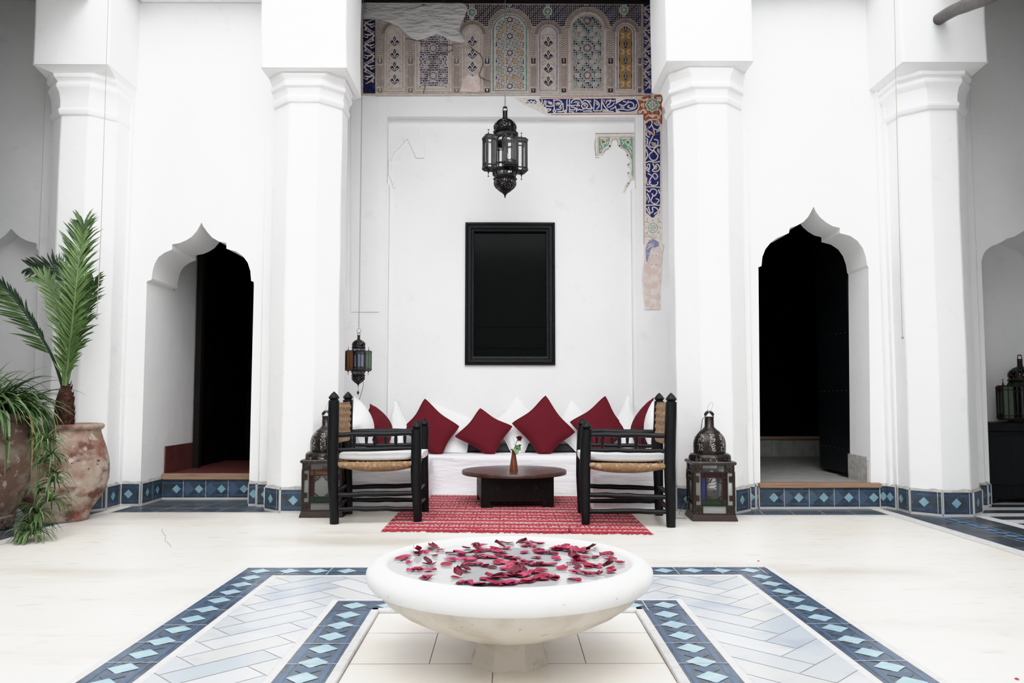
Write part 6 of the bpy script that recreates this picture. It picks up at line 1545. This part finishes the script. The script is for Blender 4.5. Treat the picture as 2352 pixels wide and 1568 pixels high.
# shelf lanterns have no drop below the bays: a flat base replaces the bulb
for ch_ in list(lt3.children):
    if ch_.name.startswith('lower_bulb') or (ch_.name.startswith('finial') and min(v.co.z for v in ch_.data.vertices) < -.015): bpy.data.objects.remove(ch_)
mb = MB(); b0 = V((cC.x, cC.y, ZC)); mb.lathe([(.11, .001), (.115, .006), (.10, .02), (.085, .03)], 8, b0, a0=.3); mb.build('base', m_metal_br, lt3, smooth=0)

# ------------------------------------------------------------------ pole and cords
pp = PY(2154, 46, yb4 + .02); pe = PY(2275, -14, 5.15)
mb = MB(); pts = [pp.lerp(pe, t) + V((0, 0, .012 * math.sin(5 * t))) for t in [i / 12 for i in range(13)]]; pts.append(pe + (pe - pp) * 1.2)
mb.tube([pp + (pp - pe).normalized() * .12] + pts, [.046] * 4 + [.047, .046, .045, .047, .048, .046, .045, .046, .047, .047, .046], 14)
po = mb.build('pole', m_pole, loc=tuple(pp)); tag(po, 'varnished brown wooden pole jutting out of the right corner column near the top', 'pole')
for (label, pix, Y, knot) in (('thin pale cord hanging in front of the left corner column above the palm', [(250, -30), (249, 0), (241, 250), (232, 530), (227, 640), (222, 730)], 6.05, True), ('thin grey cord with a small knot hanging in front of the right corner column', [(2053, -30), (2054, 0), (2059, 250), (2065, 500), (2070, 690), (2073, 775)], 5.95, True)):
    mb = MB(); pt = [PY(u, v, Y) for u, v in pix]; pt[0].z = 4.4; mb.tube(smoothpath(pt, 3), .0032, 6); mb.lathe([(.003, -.012), (.009, -.004), (.010, .006), (.003, .014)], 8, pt[-1], cap=False)
    cdn = mb.build('pull_cord', m_cord, loc=tuple(pt[-1])); tag(cdn, label, 'cord')

# ------------------------------------------------------------------ potted palm
pc_ = V((PZ(136, 1193).x * 1.03, 6.22, 0)); 
pc_ = PY(136, 1100, 6.10); pc_.z = 0
pm_ = thing('potted_palm', 'young date palm with long feathered fronds in a round weathered terracotta jar', 'potted plant', pc_)
mb = MB(); rn = random.Random(9)
prof = [(.200, .003), (.214, .02), (.214, .05), (.222, .075), (.262, .13), (.308, .21), (.332, .30), (.338, .37), (.330, .45), (.312, .53), (.290, .60), (.272, .650), (.268, .668), (.282, .676), (.292, .690), (.292, .706), (.282, .716), (.262, .714), (.250, .700), (.252, .66)]
mb.lathe(prof, 56, pc_, 0, rad=lambda a, k: 1 + .006 * math.sin(3 * a + k) + .004 * math.sin(7 * a + 2 * k)); mb.build('jar', m_clay, pm_, smooth=60)
mb = MB(); mb.lathe([(.254, .665), (.12, .69), (0, .70)], 24, pc_, cap=False); mb.build('soil', m_soil, pm_)
tb_ = PY(147, 966, 6.10); tt_ = PY(150, 890, 6.10)
mb = MB(); tp = [tb_ + V((0, 0, -.03)), tb_.lerp(tt_, .35), tb_.lerp(tt_, .65), tb_.lerp(tt_, .9), tt_ + V((.01, 0, .03))]
mb.tube(tp, [.070, .066, .058, .042, .022], 14)
for i in range(90):
    t = rn.random(); a = rn.uniform(0, 6.28); p = tp[0].lerp(tp[-1], t); r = .068 - .045 * t * t; q = p + V((math.cos(a) * r, math.sin(a) * r, 0))
    mb.add([q + V((-math.sin(a) * .02, math.cos(a) * .02, -.01)), q + V((math.sin(a) * .02, -math.cos(a) * .02, -.01)), q + V((math.cos(a) * .012, math.sin(a) * .012, .032))], [(0, 1, 2)])
mb.build('trunk', m_trunk, pm_, smooth=0)
def frond(root, path, Lf, w, mt, ms, seed, ang0=0.9, ang1=0.5, start=.25, dens=46, plane=None, sides=(-1, 1), up=0.25):
    r = random.Random(seed); pth = smoothpath(path, 8); n = len(pth); mb = MB()
    mb.tube(pth, [.011 * (1 - .82 * i / (n - 1)) + .0012 for i in range(n)], 7, 1)
    for i in range(dens):
        s_ = start + (1 - start) * (i + .5) / dens; f = s_ * (n - 1); k = min(int(f), n - 2); p = pth[k].lerp(pth[k + 1], f - k); t = (pth[k + 1] - pth[k]).normalized()
        nn = V((0, -1, 0)) if plane is None else V(plane); side_ = t.cross(nn).normalized(); nn = side_.cross(t).normalized()
        q_ = (s_ - start) / (1 - start)
        for sd in sides:
            a = (ang0 + (ang1 - ang0) * q_) * r.uniform(.85, 1.15); L_ = Lf * (0.55 + .45 * math.sin(PI * min(.92, .15 + q_ * .85))) * r.uniform(.85, 1.12)
            d = (t * math.cos(a) + side_ * (sd * math.sin(a)) + nn * r.uniform(-.1, .45)).normalized()
            e_ = p + d * L_; m1 = p.lerp(e_, .5) + nn * .012 + V((0, 0, .01)); e_ += V((0, 0, -.02 * up))
            wd = side_.cross(d); hwv = d.cross(nn).normalized() * w
            fold = nn * (w * .5)
            rows = [[p - hwv * .35, p + fold * .2, p + hwv * .35], [p.lerp(m1, .6) - hwv + fold, p.lerp(m1, .6), p.lerp(m1, .6) + hwv + fold], [m1.lerp(e_, .35) - hwv * .8 + fold, m1.lerp(e_, .35), m1.lerp(e_, .35) + hwv * .8 + fold], [e_, e_, e_]]
            mb.loft(rows, 0, cap=False, closed=False)
    return mb.build('frond', [mt, ms], root, smooth=40)
def pp_(l, Y): return [PY(u, v, Y + dy) for u, v, dy in l]
frond(pm_, pp_([(150, 885, 0), (163, 798, -.05), (176, 680, -.08), (182, 604, -.06), (190, 543, 0), (194, 518, .04)], 6.09), .235, .0085, m_leaf[1], m_stem, 1, 1.0, .42, .16, 52)
frond(pm_, pp_([(148, 885, 0), (160, 800, -.10), (172, 690, -.16), (180, 610, -.12), (192, 540, -.02)], 6.09), .20, .0085, m_leaf[0], m_stem, 9, .8, .5, .12, 40, up=.6)
frond(pm_, pp_([(143, 885, 0), (128, 838, -.05), (107, 793, -.10), (71, 737, -.16), (38, 691, -.2), (0, 652, -.24), (-45, 622, -.28), (-85, 612, -.3)], 6.09), .24, .0095, m_leaf[1], m_leaf[2], 2, .75, .55, .22, 44, sides=(-1,))
frond(pm_, pp_([(143, 885, 0), (128, 838, -.05), (107, 793, -.10), (71, 737, -.16), (38, 691, -.2), (0, 652, -.24), (-45, 622, -.28)], 6.11), .13, .008, m_leaf[2], m_leaf[2], 12, .5, .4, .35, 26, sides=(1,))
frond(pm_, pp_([(149, 885, .02), (160, 780, .08), (162, 690, .14), (153, 640, .18), (130, 618, .22), (99, 617, .24), (74, 615, .25)], 6.13), .17, .0085, m_leaf[2], m_leaf[2], 3, .95, .6, .45, 26)
frond(pm_, pp_([(146, 885, 0), (145, 798, -.02), (138, 735, -.04), (128, 690, -.06), (113, 655, -.08), (92, 640, -.1)], 6.05), .17, .0085, m_leaf[3], m_stem, 4, .7, .5, .25, 34)
frond(pm_, pp_([(153, 885, 0), (172, 800, .05), (190, 735, .10), (204, 685, .14), (216, 648, .16)], 6.13), .19, .0085, m_leaf[1], m_stem, 5, .8, .55, .2, 36)
frond(pm_, pp_([(150, 885, 0), (158, 820, -.03), (166, 750, -.05), (170, 690, -.02)], 6.03), .20, .008, m_leaf[0], m_stem, 6, .65, .4, .1, 30)

# ------------------------------------------------------------------ spider plant in the big jar
sc_ = PY(-70, 1100, 5.66); sc_.z = 0
sp_ = thing('potted_spider_plant', 'large dark terracotta jar with strappy spider plant spilling over its rim, at the left edge', 'potted plant', sc_)
def edge(u, v): return PY(u, v, 5.66).x - sc_.x
mb = MB()
prof = [(.262, .003), (.275, .02), (.280, .07), (.292, .09), (.275, .10), (.292, .13), (.335, .22), (.372, .33), (.392, .46), (.392, .57), (.378, .67), (.362, .735), (.360, .75), (.372, .757), (.380, .772), (.380, .795), (.372, .805), (.345, .803), (.335, .78), (.34, .74)]
mb.lathe(prof, 64, sc_, 0, rad=lambda a, k: 1 + .005 * math.sin(3 * a + k)); mb.build('jar', m_clay_dk, sp_, smooth=60)
mb = MB(); mb.lathe([(.345, .745), (.2, .775), (0, .79)], 24, sc_, cap=False); mb.build('soil', m_soil, sp_)
def strap(mb, p0, d, L_, w, droop, r, m=0, n=9):
    """arching strap leaf"""
    p = V(p0); d = V(d).normalized(); rows = []; seg = L_ / n
    for k in range(n + 1):
        t = k / n; q = d.cross(V((0, 0, 1)))
        q = q.normalized() if q.length > .05 else V((1, 0, 0))
        nn = q.cross(d).normalized(); hw = w * (1 - t ** 2.2) * (.55 + .45 * min(1, t * 4)) + .0006
        rows.append([p - q * hw + nn * hw * .45, p.copy(), p + q * hw + nn * hw * .45])
        p = p + d * seg; d = (d + V((0, 0, -droop * seg * (1 + 1.4 * t)))).normalized()
        if p.z < .006: p.z = .006
    mb.loft(rows, m, cap=False, closed=False)
r = random.Random(31); mb = MB()
def in_jar(p): return False
for i in range(300):
    a = r.uniform(0, 6.28); 
    if i > 150: a = r.uniform(-1.9, .7)
    rad_ = r.uniform(.02, .26); p0 = sc_ + V((rad_ * math.cos(a), rad_ * math.sin(a), .79))
    el = r.uniform(.6, 1.35) if rad_ < .15 else r.uniform(.30, 1.05); a2 = a + r.uniform(-.5, .5)
    d = V((math.cos(a2) * math.cos(el), math.sin(a2) * math.cos(el), math.sin(el)))
    strap(mb, p0, d, r.uniform(.30, .56), r.uniform(.011, .018), r.uniform(1.6, 5.2), r, r.choice((0, 0, 0, 1, 1, 3, 3, 2)))
mb.build('foliage', [m_leaf[0], m_leaf[1], m_leaf[2], m_leaf[3], m_leaf[4]], sp_, smooth=50)
# leaves falling over the rim
mb = MB()
for i in range(46):
    a = r.uniform(-1.75, .55); rad_ = .355 + r.uniform(-.02, .02); p0 = sc_ + V((rad_ * math.cos(a), rad_ * math.sin(a), .815)); a2 = a + r.uniform(-.35, .35); el = r.uniform(.1, .7)
    strap(mb, p0, V((math.cos(a2) * math.cos(el), math.sin(a2) * math.cos(el), math.sin(el))), r.uniform(.30, .60), r.uniform(.008, .0115), r.uniform(9, 20), r, r.choice((0, 1, 1, 3, 1, 4)), n=12)
mb.build('overhanging_leaves', [m_leaf[0], m_leaf[1], m_leaf[2], m_leaf[3], m_leaf[4]], sp_, smooth=50)
# trailing runners with plantlets
def runner(pix, tufts, seed):
    r = random.Random(seed); mb = MB(); pts = [PY(u, v, Y) for u, v, Y in pix]
    for q in pts: q.z = max(q.z, .012)
    mb.tube(smoothpath(pts, 5), .0035, 6, 3); 
    for (u, v, Y, s_, n_) in tufts:
        c_ = PY(u, v, Y); c_.z = max(c_.z, .02)
        for i in range(n_):
            a = r.uniform(0, 6.28); el = r.uniform(-.3, 1.1)
            strap(mb, c_, V((math.cos(a) * math.cos(el), math.sin(a) * math.cos(el), math.sin(el))), s_ * r.uniform(.7, 1.15), r.uniform(.005, .008), r.uniform(6, 13), r, r.choice((0, 1, 1, 3)), n=7)
    return mb.build('trailing_runner', [m_leaf[0], m_leaf[1], m_leaf[2], m_stem, m_leaf[4]], sp_, smooth=50)
runner([(70, 955, 5.5), (95, 975, 5.40), (104, 1010, 5.36), (106, 1050, 5.36), (98, 1090, 5.36)], [(106, 1012, 5.36, 0.179, 30), (118, 1045, 5.34, 0.168, 30), (100, 1062, 5.34, 0.134, 20)], 1)
runner([(60, 955, 5.5), (88, 985, 5.38), (92, 1050, 5.34), (88, 1110, 5.33), (80, 1160, 5.33)], [(122, 1105, 5.33, 0.168, 34), (118, 1150, 5.32, 0.179, 40), (92, 1125, 5.33, 0.134, 20), (128, 1085, 5.33, 0.134, 17)], 2)
runner([(50, 955, 5.5), (82, 1000, 5.36), (86, 1080, 5.32), (78, 1160, 5.30), (72, 1195, 5.30), (68, 1215, 5.30)], [(86, 1178, 5.28, 0.190, 44), (74, 1205, 5.26, 0.146, 23), (80, 1219, 5.2, 0.190, 44), (60, 1225, 5.2, 0.168, 30)], 3)
